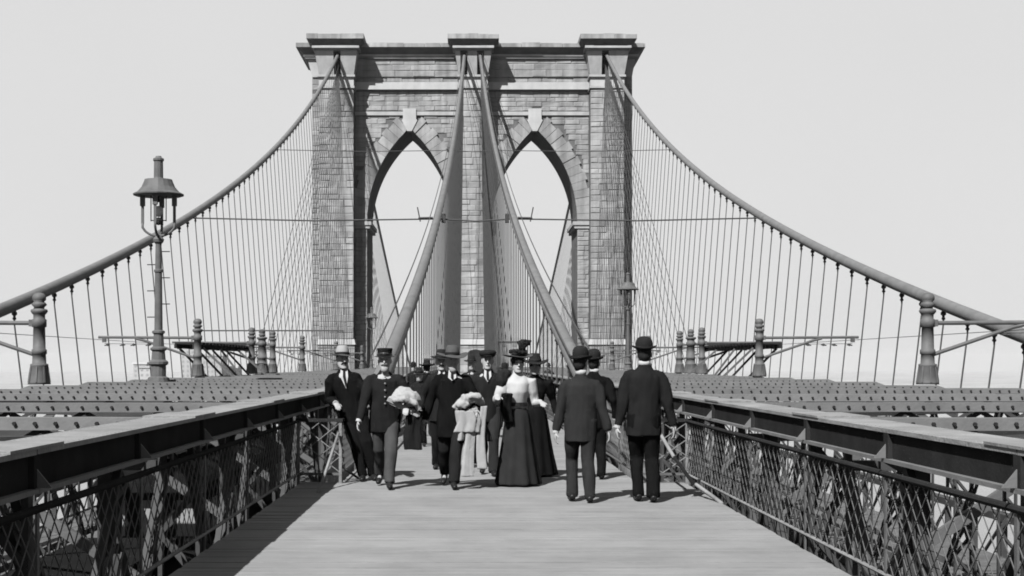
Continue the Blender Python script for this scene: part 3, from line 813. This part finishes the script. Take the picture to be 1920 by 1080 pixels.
# ------------------------------------------------------------------ people
def remeshed(mb, name, m, voxel, parent, smooth_it=2, fold=0.0, fscale=7.0, seed=0, dec=None, fdir=1.0):
    me = bpy.data.meshes.new("tmp"); me.from_pydata(mb.v, [], mb.f)
    bm = bmesh.new(); bm.from_mesh(me); bmesh.ops.recalc_face_normals(bm, faces=bm.faces); bm.to_mesh(me); bm.free()
    o = bpy.data.objects.new("tmp", me); COL.objects.link(o)
    r = o.modifiers.new("r", 'REMESH'); r.mode = 'VOXEL'; r.voxel_size = voxel; r.adaptivity = 0
    s = o.modifiers.new("s", 'SMOOTH'); s.iterations = smooth_it; s.factor = .5
    if dec:
        d = o.modifiers.new("d", 'DECIMATE'); d.ratio = dec
    dg = bpy.context.evaluated_depsgraph_get(); dg.update()
    me2 = bpy.data.meshes.new_from_object(o.evaluated_get(dg)); bpy.data.objects.remove(o); bpy.data.meshes.remove(me)
    if fold:
        cos = []
        for v in me2.vertices:
            c = v.co; q = noise.noise(Vector((c.x*fscale+seed, c.y*fscale, c.z*fscale*.45*fdir))) + .35*noise.noise(Vector((c.x*fscale*2.2, c.y*fscale*2.2+seed, c.z*fscale*.8+c.x*6)))
            cos.append(c + v.normal*q*fold)
        for v, c in zip(me2.vertices, cos): v.co = c
    me2.name = name; me2.materials.clear(); me2.materials.append(m); me2.shade_smooth(); me2.update()
    return link(name, me2, parent)

def ik(a, c, l1, l2, hint):
    a = Vector(a); c = Vector(c); d = c-a; L = min(d.length, (l1+l2)*.999); dn = d.normalized(); c = a + dn*L
    x = (l1*l1 - l2*l2 + L*L)/(2*L); h = math.sqrt(max(0, l1*l1-x*x)); hv = Vector(hint); hv = (hv - dn*hv.dot(dn)).normalized()
    return a + dn*x + hv*h, c

def hand(mb, w, d, pn, sidesign, curl=.5, k=1.0):
    """palm, four unequal bent fingers and a thumb; d along the hand, pn out of the palm"""
    w = Vector(w); d = Vector(d).normalized(); pn = Vector(pn); pn = (pn - d*pn.dot(d)).normalized(); s = d.cross(pn)*sidesign
    rot = Matrix((s, pn, d)).transposed()
    mb.blob(w + d*.048*k, .043*k, .018*k, .056*k, 10, rot)
    for i, (off, ln) in enumerate(((.031,.072),(.011,.082),(-.010,.076),(-.030,.060))):
        b = w + d*.085*k + s*off*k; a1 = curl*(.8+.1*i); d1 = d*math.cos(a1)+pn*math.sin(a1); a2 = curl*2.0; d2 = d*math.cos(a2)+pn*math.sin(a2)
        mb.tube([b - d*.02*k, b + d1*ln*.5*k, b + d1*ln*.5*k + d2*ln*.5*k], [.0105*k, .0095*k, .0075*k], 6)
    tb = w + d*.03*k + s*.035*k; td = (d*.7 + s*.6 + pn*.35).normalized()
    mb.tube([tb - s*.015*k, tb + td*.035*k, tb + td*.035*k + (td+pn*.6).normalized()*.028*k], [.013*k, .011*k, .009*k], 6)

def person(label, loc, face='front', H=1.7, group=None, yaw=0.0, feet=((.09,-.18),(-.09,.18)), heel=(0,0), lean=(0,0), hands=None,
           coat='suit', trousers='suit2', coat_len=.42, hat='bowler', hatm='felt', head_turn=0.0, head_down=0.0, mous=True, beard=False,
           collar=True, vest=None, female=False, width=1.0, detail=True, crop=0.0, hint=None, belly=0.0, buttons=0, hair='hair', hipdrop=0.0, lapels=False, cuffs=True, seed=None, hipoff=(0,0)):
    rz = (0 if face == 'front' else PI) + yaw
    P = thing("person", label, "person", loc, rz, group)
    k = H/1.75; sd = seed if seed is not None else rnd.uniform(0, 50)
    V = lambda x, y, z: Vector((x, y, z))
    hip = V(hipoff[0], hipoff[1], (.92-hipdrop)*k); lx, ly = lean
    chest = hip + V(lx*.6, ly*.6, .34*k); neck = hip + V(lx, ly, .56*k)
    shl = neck + V(.165*k*width, 0, -.105*k); shr = neck + V(-.165*k*width, 0, -.105*k)
    headc = neck + V(lx*.15, ly*.2-.025*k, .138*k)
    # ---- feet and legs
    legs = []
    for i, s in enumerate((1, -1)):
        fx, fy = feet[i]; an = V(fx, fy+.03*k, .09*k + heel[i]*.11)
        hj = hip + V(s*.09*k, 0, -.02*k)
        kn, an = ik(hj, an, .43*k, .42*k, (0, -1, 0)); legs.append((hj, kn, an, s))
    # ---- arms
    if hands is None: hands = ((.27,-.05,.78),(-.27,-.05,.78))
    arms = []
    for i, (sh, s) in enumerate(((shl, 1), (shr, -1))):
        h = hands[i]; wr = V(h[0], h[1], h[2]); hn = hint[i] if hint else (s*.3, .9, -.1)
        el, wr = ik(sh, wr, .30*k, .26*k, hn); arms.append((sh, el, wr, s))
    vox = .009 if detail else .02
    # ---- body: one continuous skin (head, neck, trunk, arms, hands, legs)
    b = MB()
    hr = Matrix.Rotation(head_turn, 3, 'Z') @ Matrix.Rotation(head_down, 3, 'X')
    hd = MB(); f = k*1.04
    rings = [(-.118,.030,.034,-.052),(-.108,.046,.050,-.040),(-.085,.058,.066,-.022),(-.055,.066,.080,-.008),(-.02,.072,.090,0),(.02,.076,.096,.004),(.055,.077,.097,.006),(.085,.070,.088,.006),(.108,.052,.066,.006),(.122,.022,.03,.006)]
    hd.loft([((0, cy*f, z*f), rx*f, ry*f) for z, rx, ry, cy in rings], 16)
    hd.tube([(0,-.088*f,.025*f),(0,-.105*f,-.005*f),(0,-.117*f,-.026*f),(0,-.098*f,-.034*f)], [.009*f,.011*f,.014*f,.010*f], 7)   # nose
    hd.tube([(-.045*f,-.086*f,.032*f),(0,-.096*f,.036*f),(.045*f,-.086*f,.032*f)], .009*f, 6)        # brow
    hd.tube([(-.02*f,-.090*f,-.060*f),(0,-.096*f,-.060*f),(.02*f,-.090*f,-.060*f)], .0075*f, 6)      # lips
    for s in (-1, 1): hd.blob((s*.078*f, .008*f, -.008*f), .009*f, .020*f, .032*f, 8)                  # ears
    b.add([headc + hr @ Vector(v) for v in hd.v], hd.f)
    b.tube([headc + hr @ V(0,.012*f,-.05*f), neck + V(0,.0,.02*k), neck + V(0,.01,-.06*k)], [.054*k,.056*k,.075*k], 12)
    b.loft([(hip+V(0,0,-.09*k),.13*k,.09*k),(hip,.15*k,.10*k),(hip+(chest-hip)*.5,.125*k,.09*k),(chest,.145*k,.10*k),(neck+V(0,0,-.09*k),.15*k,.08*k),(neck+V(0,0,-.02*k),.06*k,.055*k)], 14)
    for hj, kn, an, s in legs:
        b.tube([hj, kn, an, an+V(0,0,-.045*k)], [.075*k,.05*k,.038*k,.03*k], 8); b.tube([an+V(0,.03*k,-.05*k), an+V(0,-.13*k,-.055*k)], .028*k, 6)
    for sh, el, wr, s in arms:
        b.tube([sh, el, wr], [.05*k,.04*k,.028*k], 8)
        dd = (wr-el).normalized()
        if detail: hand(b, wr, (dd*.8+V(0,0,-.2)), V(-s, -.1, 0) if abs(dd.z) > .5 else V(0, 0, -1) + V(0,.3,0), 1, .45, k)
        else: b.blob(wr+dd*.05, .035, .03, .06, 6)
    body = remeshed(b, "body", M['skin'], .0068 if detail else .016, P, 1, dec=.45)
    # ---- hair, eyes, moustache
    hb_ = MB()
    if female: hb_.loft([((0,.02*f,-.05*f),.06*f,.075*f),((0,.012*f,.0),.083*f,.098*f),((0,.004*f,.05*f),.092*f,.108*f),((0,.004,.10*f),.075*f,.09*f),((0,.004,.125*f),.03*f,.04*f)], 14)
    else: hb_.loft([((0,.040*f,-.075*f),.045*f,.050*f),((0,.022*f,-.02*f),.074*f,.086*f),((0,.012*f,.045*f),.080*f,.097*f),((0,.010*f,.09*f),.070*f,.085*f),((0,.008*f,.118*f),.04*f,.05*f)], 14)
    h = MB().add([headc + hr @ Vector(v) for v in hb_.v], hb_.f).build("hair", M[hair], P, smooth=True)
    if detail and face == 'front':
        for s in (-1, 1):
            MB().blob(headc + hr @ V(s*.031*f, -.086*f, .012*f), .009*f, .008*f, .0045*f, 8).build("eye", M['hair'], P)
            MB().bar(headc + hr @ V(s*.017*f,-.098*f,.034*f), headc + hr @ V(s*.047*f,-.089*f,.032*f), .006, .005).build("eyebrow", M[hair], P)
    if mous:
        m_ = MB().tube([headc + hr @ V(x*f, y*f, z*f) for x, y, z in ((-.042,-.078,-.058),(-.02,-.098,-.044),(0,-.104,-.042),(.02,-.098,-.044),(.042,-.078,-.058))], [.004,.010,.011,.010,.004], 6)
        if beard: m_.blob(headc + hr @ V(0,-.058*f,-.105*f), .05*f, .042*f, .05*f, 10)
        m_.build("moustache", M[hair], P, smooth=True)
    # ---- hat
    T = Matrix.Translation(headc) @ hr.to_4x4(); q = MB(); hm = M[hatm]
    def put(mb, name, mm, sm=True): return MB().add([T @ Vector(v) for v in mb.v], mb.f).build(name, mm, P, smooth=sm)
    if hat == 'bowler':
        br = MB(); n = 20; vs = []; prof = [(.088,.068),(.118,.066),(.135,.074),(.139,.084),(.143,.082),(.136,.068),(.118,.058),(.088,.06)]
        for r, z in prof:
            for i in range(n):
                a = 2*PI*i/n; vs.append((r*.92*f*math.cos(a), (r*1.12*math.sin(a)+.004)*f, (z + (.012*math.cos(2*a)-.002) )*f))
        m = len(prof); br.add(vs, [(j*n+i, j*n+(i+1)%n, ((j+1)%m)*n+(i+1)%n, ((j+1)%m)*n+i) for j in range(m) for i in range(n)])
        put(br, "hat_brim", hm)
        put(MB().lathe([(.090,.055),(.095,.09),(.096,.12),(.090,.152),(.073,.178),(.045,.193),(.01,.198)], (0,.004*f,-.004), 18, .95*f, 1.14*f), "hat_crown", hm)
        put(MB().lathe([(.091,.06),(.0945,.062),(.0945,.088),(.091,.09)], (0,.004*f,0), 18, .96*f, 1.14*f), "hat_band", M['felt'])
    elif hat in ('fedora', 'soft', 'derby_wide'):
        w_ = .20 if hat == 'fedora' else .165; hc = .175
        br = MB(); n = 22; vs = []; prof = [(.085,.062),(.13,.058),(w_,.066),(w_+.004,.072),(w_,.074),(.13,.066),(.085,.072)]
        for r, z in prof:
            for i in range(n):
                a = 2*PI*i/n; vs.append((r*.95*f*math.cos(a), (r*1.08*math.sin(a))*f, (z - .02*math.sin(a)*-1*((r-.085)/.1) + .018*math.cos(2*a)*((r-.085)/.1) + .006*math.sin(3*a+1))*f))
        m = len(prof); br.add(vs, [(j*n+i, j*n+(i+1)%n, ((j+1)%m)*n+(i+1)%n, ((j+1)%m)*n+i) for j in range(m) for i in range(n)])
        put(br, "hat_brim", M['brown_felt'] if hatm == 'light_felt' else hm)
        cr = MB(); rs = []
        for z, r in ((.055,.092),(.09,.091),(.13,.085),(.165,.074),(.185,.060),(.188,.045),(.172,.02)):
            rs.append(((0,.002,z*f), r*.95*f, r*1.12*f, (lambda a, z=z: 1 - .16*max(0,(z-.11)/.08)*max(0,-math.sin(a))**3*abs(math.cos(a))*2)))
        cr.loft(rs, 18); put(cr, "hat_crown", hm)
        put(MB().lathe([(.093,.064),(.096,.066),(.095,.098),(.091,.10)], (0,.002,0), 18, .96*f, 1.13*f), "hat_band", M['felt'] if hatm != 'felt' else M['suit3'])
    elif hat == 'kepi':
        put(MB().lathe([(.092,.045),(.094,.07),(.093,.09),(.096,.12),(.101,.135),(.095,.148),(.02,.150)], (0,.004,0), 18, .96*f, 1.14*f), "cap_crown", hm)
        put(MB().lathe([(.094,.05),(.0965,.052),(.0965,.082),(.094,.084)], (0,.004,0), 18, .97*f, 1.15*f), "cap_band", M['leather'])
        vz = MB(); n = 10; vs = []
        for j, (r, z) in enumerate(((.095,.052),(.135,.035),(.138,.031),(.095,.046))):
            for i in range(n+1):
                a = PI + PI*(.12+.76*i/n); vs.append((r*.97*f*math.cos(a), (r*1.12*math.sin(a)+.004)*f, (z+.015*abs(math.cos(a)))*f))
        vz.add(vs, [(j*(n+1)+i, j*(n+1)+i+1, ((j+1)%4)*(n+1)+i+1, ((j+1)%4)*(n+1)+i) for j in range(4) for i in range(n)]); put(vz, "visor", M['leather'])
        put(MB().tube([(-.05*f,-.106*f,.088*f),(0,-.113*f,.090*f),(.05*f,-.106*f,.088*f)], .004, 5), "badge_cord", M['brass'])
    elif hat == 'flatcap':
        put(MB().loft([((0,0,.05*f),.092*f,.108*f),((0,-.005,.085*f),.112*f,.135*f),((0,-.008,.115*f),.122*f,.142*f),((0,-.002,.14*f),.10*f,.11*f),((0,0,.15*f),.03*f,.04*f)], 18), "cap_crown", hm)
        put(MB().blob((0,-.125*f,.062*f), .07*f, .045*f, .009*f, 10), "cap_peak", hm)
    elif hat == 'lady':
        br = MB(); n = 24; vs = []; prof = [(.08,.088),(.14,.085),(.195,.10),(.20,.106),(.195,.108),(.14,.095),(.08,.10)]
        for r, z in prof:
            for i in range(n):
                a = 2*PI*i/n; vs.append((r*.98*f*math.cos(a), r*1.0*math.sin(a)*f, (z+.012*math.sin(2*a+.6)+.03*math.sin(a)*(r-.08)*4)*f))
        m = len(prof); br.add(vs, [(j*n+i, j*n+(i+1)%n, ((j+1)%m)*n+(i+1)%n, ((j+1)%m)*n+i) for j in range(m) for i in range(n)])
        put(br, "hat_brim", M['brown_felt'])
        put(MB().lathe([(.085,.085),(.086,.14),(.075,.155),(.02,.158)], (0,0,0), 16, f, 1.05*f), "hat_crown", M['felt'])
        fl_ = MB(); rr = random.Random(3)
        for i in range(16): a = rr.uniform(0, 2*PI); fl_.blob((.09*math.cos(a)*f, .085*math.sin(a)*f, (.135+rr.uniform(-.02,.03))*f), .035, .03, .028, 7)
        put(fl_, "hat_trimming", M['felt'])
        for j in range(7):
            fe = MB(); x0 = .035+rr.uniform(-.015,.03); pts_ = [(x0*f, 0, .13*f),((x0+.012)*f, -.01, .21*f),((x0+.02+.015*j-.04)*f, rr.uniform(-.03,.02), (.28+rr.uniform(-.02,.015))*f),((x0+.05+.014*j-.03)*f, rr.uniform(-.05,.01), (.27+rr.uniform(-.05,.03))*f)]
            fe.tube(pts_, [.02,.03,.034,.014], 7); put(fe, "plume", M['feather'])
    # ---- trousers / skirt
    if not female:
        t = MB()
        for hj, kn, an, s in legs:
            t.tube([hj+V(0,0,.06*k), hj+V(0,0,-.06*k), kn, (kn+an)/2, an+V(0,.0,.0), an+V(0,-.005,-.03*k)], [.10*k,.102*k,.08*k,.074*k,.07*k,.072*k], 12)
        t.loft([(hip+V(0,0,-.11*k),.13*k,.09*k),(hip+V(0,0,-.05*k),.17*k,.115*k),(hip+V(0,0,.08*k),.155*k,.11*k)], 14)
        remeshed(t, "trousers", M[trousers], .013 if detail else .024, P, 2, .018, 8, sd, .6, .8)
    else:
        def pl(a, amp, ph): return 1 + amp*math.sin(9*a+ph) + amp*.6*math.sin(5*a+1.3*ph)
        r = []
        for t_, rx, ry, am in ((1.09,.115,.10,0),(1.04,.125,.11,.01),(.95,.165,.14,.02),(.80,.19,.17,.035),(.55,.225,.21,.05),(.30,.265,.26,.06),(.10,.305,.31,.065),(.02,.32,.335,.07)):
            r.append(((hip.x*t_/1.1, hip.y - .02*(1-t_) , t_*k), rx*k*width, ry*k*width, (lambda a, am=am, t_=t_: pl(a, am, .8+.9*(1-t_)))))
        sk = MB().loft(r[::-1], 54); remeshed(sk, "skirt", M[trousers], .016, P, 1, .006, 6, sd, .6, .3)
    # ---- shoes
    for hj, kn, an, s in legs:
        fz = an.z - .09*k; up = (an.z-.09*k) > .02
        sh = MB(); c = V(an.x, an.y, 0)
        z0 = max(0, fz) ; pit = .5 if up else 0
        pts_ = [c+V(0,.065*k,.045*k+z0+.02*pit), c+V(0,.02*k,.055*k+z0), c+V(0,-.07*k,.045*k+z0*.6), c+V(s*.012*k,-.15*k,.036*k+z0*.25), c+V(s*.015*k,-.205*k,.03*k+z0*.15)]
        sh.tube(pts_, [.034*k,.044*k,.042*k,.04*k,.022*k], 10); sh.tube([an+V(0,0,.05*k), c+V(0,.005*k,.05*k+z0)], [.045*k,.045*k], 10)
        remeshed(sh, "shoe", M['leather'], .012, P, 1, dec=.6)
    # ---- coat or blouse
    j = MB(); hem = hip + V(0, 0, -coat_len*k*.38)
    if female:
        j.loft([(hip+V(0,0,.10*k),.125*k,.105*k),(hip+V(0,0,.16*k),.12*k,.10*k),(chest+V(0,-.02*k,-.02*k),.15*k,.135*k),(chest+V(0,-.01*k,.10*k),.155*k,.12*k),(neck+V(0,0,-.05*k),.13*k,.08*k),(neck+V(0,0,.0),.06*k,.06*k),(neck+V(0,0,.055*k),.054*k,.055*k)], 18)
        for sh, el, wr, s in arms: j.tube([sh+V(-s*.03,0,0), sh+V(s*.02,0,.01), (sh+el)/2, el, (el*.35+wr*.65), wr], [.055*k,.080*k,.078*k,.058*k,.052*k,.032*k], 12)
    else:
        bl = belly
        j.loft([(hem,.185*k*width,(.125+bl*.4)*k),(hip+V(0,-bl*.02,0),.178*k*width,(.125+bl)*k),(hip+(chest-hip)*.5+V(0,-bl*.03,0),.163*k*width,(.118+bl)*k),(chest,.19*k*width,.128*k),
                (chest+V(lx*.1,ly*.1,.10*k),.183*k*width,.118*k),(neck+V(0,.012*k,-.085*k),.150*k*width,.095*k),(neck+V(0,.012*k,-.04*k),.105*k,.080*k),(neck+V(0,.012*k,.005*k),.070*k,.066*k),(neck+V(0,.014*k,.025*k),.064*k,.064*k)], 20)
        for sh, el, wr, s in arms:
            dd = (wr-el).normalized()
            j.tube([sh+V(-s*.07,.01,.035), sh+V(-s*.01,0,.004), sh+V(s*.012,0,-.04), (sh+el)/2, el, (el+wr)/2, wr-dd*.004], [.045*k,.068*k,.074*k,.070*k,.062*k,.057*k,.051*k], 12)
    remeshed(j, "blouse" if female else "coat", M[coat], .012 if detail else .022, P, 2, .017 if not female else .016, 9, sd+5, .6)
    # ---- collar, shirt front, buttons, cuffs
    if collar:
        MB().lathe([(.062*k,0),(.066*k,.0),(.062*k,.052*k),(.057*k,.052*k)], tuple(neck+V(0,.002,.012*k)), 16).build("collar", M['white'], P, smooth=True)
    if vest is not None and face == 'front':
        dz = vest; yf = -(.128+belly*.5)*k - .010
        t0 = neck + V(0,-.066*k,.015*k); t1 = chest + V(0, 0, .18*k-dz*k)
        p0, p1, p2 = t0+V(-.045*k,0,0), t0+V(.045*k,0,0), V(neck.x*.5+chest.x*.5, chest.y+yf-.012, neck.z-dz*k)
        mid0 = V(neck.x-.052*k, chest.y*.5+neck.y*.5-.118*k, neck.z-.08*k); mid1 = mid0+V(.104*k,0,0)
        vs = [p0,p1,mid1,p2,mid0]; vs = vs + [v+V(0,.05,0) for v in vs]
        sf = MB().add(vs, [(0,4,3,2,1),(5,6,7,8,9),(0,1,6,5),(1,2,7,6),(2,3,8,7),(3,4,9,8),(4,0,5,9)]); sf.build("shirt_front", M['white'], P)
        MB().tube([t0+V(0,-.012,-.005), V(neck.x, mid0.y-.012, mid0.z), p2+V(0,-.006,.03)], [.014,.017,.012], 6).build("necktie", M['felt'], P)
    for i in range(buttons):
        z = neck.z-.07*k - i*.085*k; t_ = (z-hip.z)/(neck.z-hip.z)
        y_ = hip.y+ly*t_ - (.135+ .0*t_ - (.035 if t_ > .8 else 0))*k - belly*k*(.9 if t_ < .6 else .3)
        MB().blob((hip.x+lx*t_+.01, y_, z), .013, .008, .013, 8).build("button", M['brass'], P)
    if cuffs and not female:
        for sh, el, wr, s in arms:
            dd = (wr-el).normalized(); MB().tube([wr-dd*.02, wr+dd*.018], .038*k, 10).build("cuff", M['white'], P)
    return P, dict(hip=hip, neck=neck, chest=chest, arms=arms, head=headc)

VPX = 881.0
def at(px, Y): return (px-VPX)*Y/2770.0 - .28
# 1 man leaning on the railing, far left
person("man in light felt hat leaning back on the railing at the left corner", (at(682,18.8), 18.8, 0), H=1.68, feet=((.12,-.12),(-.02,-.22)), lean=(-.13,.02), hipoff=(-.12,.05), hipdrop=.03,
       hands=((.16,-.22,.90),(-.36,-.10,.98)), coat='suit', trousers='suit', hat='soft', hatm='light_felt', head_turn=.25, vest=.24, head_down=-.05, coat_len=.5, width=1.05, seed=3, yaw=.1)
# 2 man in uniform cap
person("man in dark kepi cap and buttoned uniform coat striding with a bundle and a bag", (at(722,17.7), 17.7, 0), H=1.64, feet=((.07,-.32),(-.08,.30)), heel=(0,.6), lean=(.0,-.04),
       hands=((.27,-.24,.97),(-.30,-.20,.80)), coat='suit2', trousers='trouser_grey', hat='kepi', hatm='suit2', buttons=5, coat_len=.58, hair='hair_l', beard=True, collar=False, width=1.12, belly=.03, seed=11)
# 3 man in wide hat with coats
person("bearded man in wide-brimmed fedora carrying coats over his forearm", (at(848,17.7), 17.7, 0), H=1.64, feet=((.02,-.32),(-.10,.30)), heel=(0,.6), lean=(.0,-.03),
       hands=((.27,-.26,.95),(-.33,-.02,.80)), coat='suit', trousers='suit2', hat='fedora', hatm='brown_felt', coat_len=.75, beard=True, hair='hair_l', vest=.12, width=1.1, belly=.03, seed=17, head_turn=.2)
# 4 man behind him
person("man mostly hidden behind the wide-hatted man, his hat showing at left", (at(828,20.5), 20.5, 0), H=1.62, feet=((.08,-.2),(-.08,.2)), hands=((.26,-.02,.8),(-.30,-.1,.82)), coat='suit2', trousers='suit2', hat='soft', hatm='felt', vest=.2, seed=23, coat_len=.5)
# 5 man in flat cap with white shirt front
person("young man in dark soft cap and open suit with white shirt front", (at(914,19.6), 19.6, 0), H=1.64, feet=((.08,-.22),(-.06,.2)), heel=(0,.4), hands=((.25,-.02,.8),(-.24,-.02,.8)), coat='suit2', trousers='suit3', hat='flatcap', hatm='felt', vest=.16, mous=False, seed=31, coat_len=.45)
# 6 woman
_, W6 = person("woman in plumed hat, white blouse and long dark skirt, arms held out", (at(970,17.9), 17.9, 0), H=1.60, feet=((.05,-.03),(-.05,.03)), hands=((.25,-.22,1.02),(-.28,-.26,1.08)), coat='white', trousers='skirt', hat='lady', female=True, mous=False,
       collar=False, seed=37, hint=((.25,.5,-1),(-.3,.5,-1)), width=.95, yaw=.12)
# 7 dark companion behind the woman
person("woman in black dress and dark hat close behind the white blouse's shoulder", (at(1003,19.4), 19.4, 0), H=1.56, feet=((.05,-.03),(-.05,.03)), hands=((.27,-.03,.8),(-.20,-.06,.8)), coat='suit', trousers='suit', hat='fedora', female=True, mous=False, collar=False, seed=41, coat_len=1.0)
# 8 back view, bowler, left
person("man seen from behind in bowler and charcoal suit, left of the two nearest backs", (at(1089,15.85), 15.85, 0), face='back', H=1.60, feet=((.09,-.06),(-.08,.17)), heel=(0,0), hands=((.27,.02,.74),(-.29,.06,.76)), coat='suit3', trousers='suit3', hat='bowler', coat_len=.58, mous=False, head_turn=-.5, seed=47, width=1.08)
# 9 companion in front of him
person("man in bowler half hidden beyond the nearer back, by the right railing", (at(1114,19.0), 19.0, 0), face='back', H=1.60, feet=((.08,-.12),(-.08,.15)), coat='suit', trousers='suit', hat='bowler', coat_len=.58, mous=False, seed=53, width=1.08, head_turn=-.3, hands=((.27,0,.78),(-.27,0,.78)))
# 10 back view, bowler, right
person("tall man seen from behind in bowler and dark suit, beside the right railing", (at(1208,15.85), 15.85, 0), face='back', H=1.71, feet=((.06,-.06),(-.08,.10)), hands=((.29,.02,.80),(-.31,.0,.80)), coat='suit2', trousers='suit', hat='bowler', coat_len=.52, mous=False, seed=59, width=1.08)
# far walkers
FAR = [(800,30,1.50,"small distant walker in a dark hat left of the group, before the cables",'fedora'),(786,26.5,1.36,"shorter distant walker in black just right of the uniformed man",'soft'),
       (884,29,1.58,"distant head in a dark hat between the wide-hatted and capped men",'soft'),(946,33,1.42,"distant dark figure between the capped man and the woman",'bowler'),
       (775,45,1.45,"tiny walker far along the walkway at left",'bowler'),(1028,58,1.45,"tiny far walker beyond the women, by the right cable foot",'soft')]
for i, (px, y, HH, lb, ht) in enumerate(FAR):
    person(lb, (at(px, y), y, 0), face='front' if i % 3 else 'back', H=HH, coat=['suit','suit2','suit3'][i%3], trousers=['suit2','suit','suit3'][i%3], hat=ht, detail=False, mous=False, seed=60+i, group="distant walkers on the walkway", coat_len=.6, cuffs=False)

# ---- things carried
def cloth_drop(name, label, cat, c, w, h, d, m, pleats=5, seed=0, parent=None, taper=1.15):
    rings = []
    for i in range(12):
        t = i/11; z = c[2] - h*t; ww = w*(.8+ (taper-.8)*t + .04*math.sin(7*t+seed))
        rings.append(((c[0]+.02*math.sin(4*t+seed), c[1], z), ww/2, d/2*(1-.3*t), (lambda a, t=t: 1+.22*math.sin(pleats*a+seed+1.5*t)+.08*math.sin(11*a-2*t))))
    mb = MB().loft(rings, 48)
    o = remeshed(mb, name, m, .011, parent, 1, .01, 8, seed, .6, .3)
    if label: tag(o, label, cat)
    return o
# bundle and bag of the uniformed man (his left arm, picture right)
x2 = at(722,17.7); y2 = 17.7
bd = MB().blob((x2+.25,y2-.22,1.09), .17, .12, .08, 14).blob((x2+.14,y2-.27,1.06), .09, .07, .05, 12).blob((x2+.34,y2-.22,1.05), .10, .09, .09, 12).blob((x2+.22,y2-.2,1.15), .10, .08, .05, 12).tube([(x2+.10,y2-.33,1.05),(x2+.25,y2-.36,1.06),(x2+.38,y2-.3,1.0),(x2+.42,y2-.27,.93)],[.03,.035,.035,.03],8)
tag(remeshed(bd, "folded_coat", M['cream'], .010, None, 1, .022, 19, 5, .6), "pale folded coat bundled on the uniformed man's forearm", "coat")
tag(MB().bar((x2+.05,y2-.33,1.06),(x2+.42,y2-.22,.87), .03, .045).bar((x2+.07,y2-.31,1.02),(x2+.40,y2-.24,.86),.02,.03).build("folded_newspaper", M['cream']), "folded pale newspaper tucked under the bundled coat", "newspaper")
bag = MB(); bag.frus((x2+.24,x2+.46,y2-.28,y2-.14),(x2+.27,x2+.43,y2-.25,y2-.17), .44, .84)
Bg = thing("hand_bag", "dark narrow bag hanging beside the uniformed man's hip", "bag")
cloth_drop("coat_tail", None, None, (x2+.35, y2-.19, .92), .20, .46, .12, M['suit2'], 4, 2.0, Bg, .95)
MB().tube([(x2+.28,y2-.21,.90),(x2+.34,y2-.22,.97),(x2+.42,y2-.2,.9)], .012, 6).build("handle", M['leather'], Bg)
# coats of the wide hatted man
x3 = at(848,17.7); y3 = 17.7
bd = MB().tube([(x3+.03,y3-.30,.95),(x3+.14,y3-.33,1.06),(x3+.30,y3-.28,1.06),(x3+.36,y3-.2,1.0)], [.035,.05,.055,.04], 10).blob((x3+.12,y3-.36,1.0),.09,.06,.05,10).blob((x3+.26,y3-.33,1.09),.10,.06,.045,10)
tag(remeshed(bd, "folded_wrap", M['cream'], .010, None, 1, .024, 19, 8, .6), "pale folded wrap on the wide-hatted man's forearm", "wrap")
Dc = thing("draped_coat", "long pale coat hanging in folds from the wide-hatted man's arm", "coat")
cloth_drop("coat_back", None, None, (x3+.20, y3-.31, .95), .13, .80, .08, M['cream'], 3, 1.0, Dc, 1.1)
cloth_drop("coat_front", None, None, (x3+.36, y3-.29, .98), .09, .74, .07, M['cream'], 3, 2.4, Dc, 1.2)
cloth_drop("coat_skirt", None, None, (x3+.17, y3-.34, .93), .26, .26, .08, M['cream'], 5, 6.0, Dc, 1.1)
cloth_drop("coat_sleeve", None, None, (x3+.09, y3-.33, .93), .09, .36, .07, M['cream'], 3, 5.0, Dc, .9)
cloth_drop("coat_lining", None, None, (x3+.27, y3-.25, .96), .20, .66, .07, M['suit'], 3, 3.3, Dc, 1.0)
cloth_drop("draped_jacket", "dark jacket hanging beneath the pale coat on the same arm", "jacket", (x3+.25, y3-.2, .98), .34, .42, .14, M['suit3'], 4, 4.0)
# jacket over the woman's right forearm (picture left)
x6 = at(970,17.9); y6 = 17.9
cloth_drop("dark_shawl", "black cape hanging from the woman's right arm against her skirt", "cape", (x6-.13, y6-.17, 1.12), .15, .34, .10, M['suit'], 4, 3.0, None, .9)
cape = MB().blob((x6-.19, y6-.02, 1.27), .085, .10, .13, 12).blob((x6-.15,y6+.02,1.36), .08,.09,.06, 12)
tag(remeshed(cape, "boa", M['feather'], .014, None, 1, .02, 14, 9, .6), "dark fluffy collar piece over the woman's right shoulder", "boa")
MB_belt = MB().lathe([(.128,0),(.137,.0),(.132,.045),(.121,.045)], (x6, y6, .965), 18, .95, .9)
tag(MB_belt.build("belt", M['leather']), "dark belt round the woman's waist", "belt")
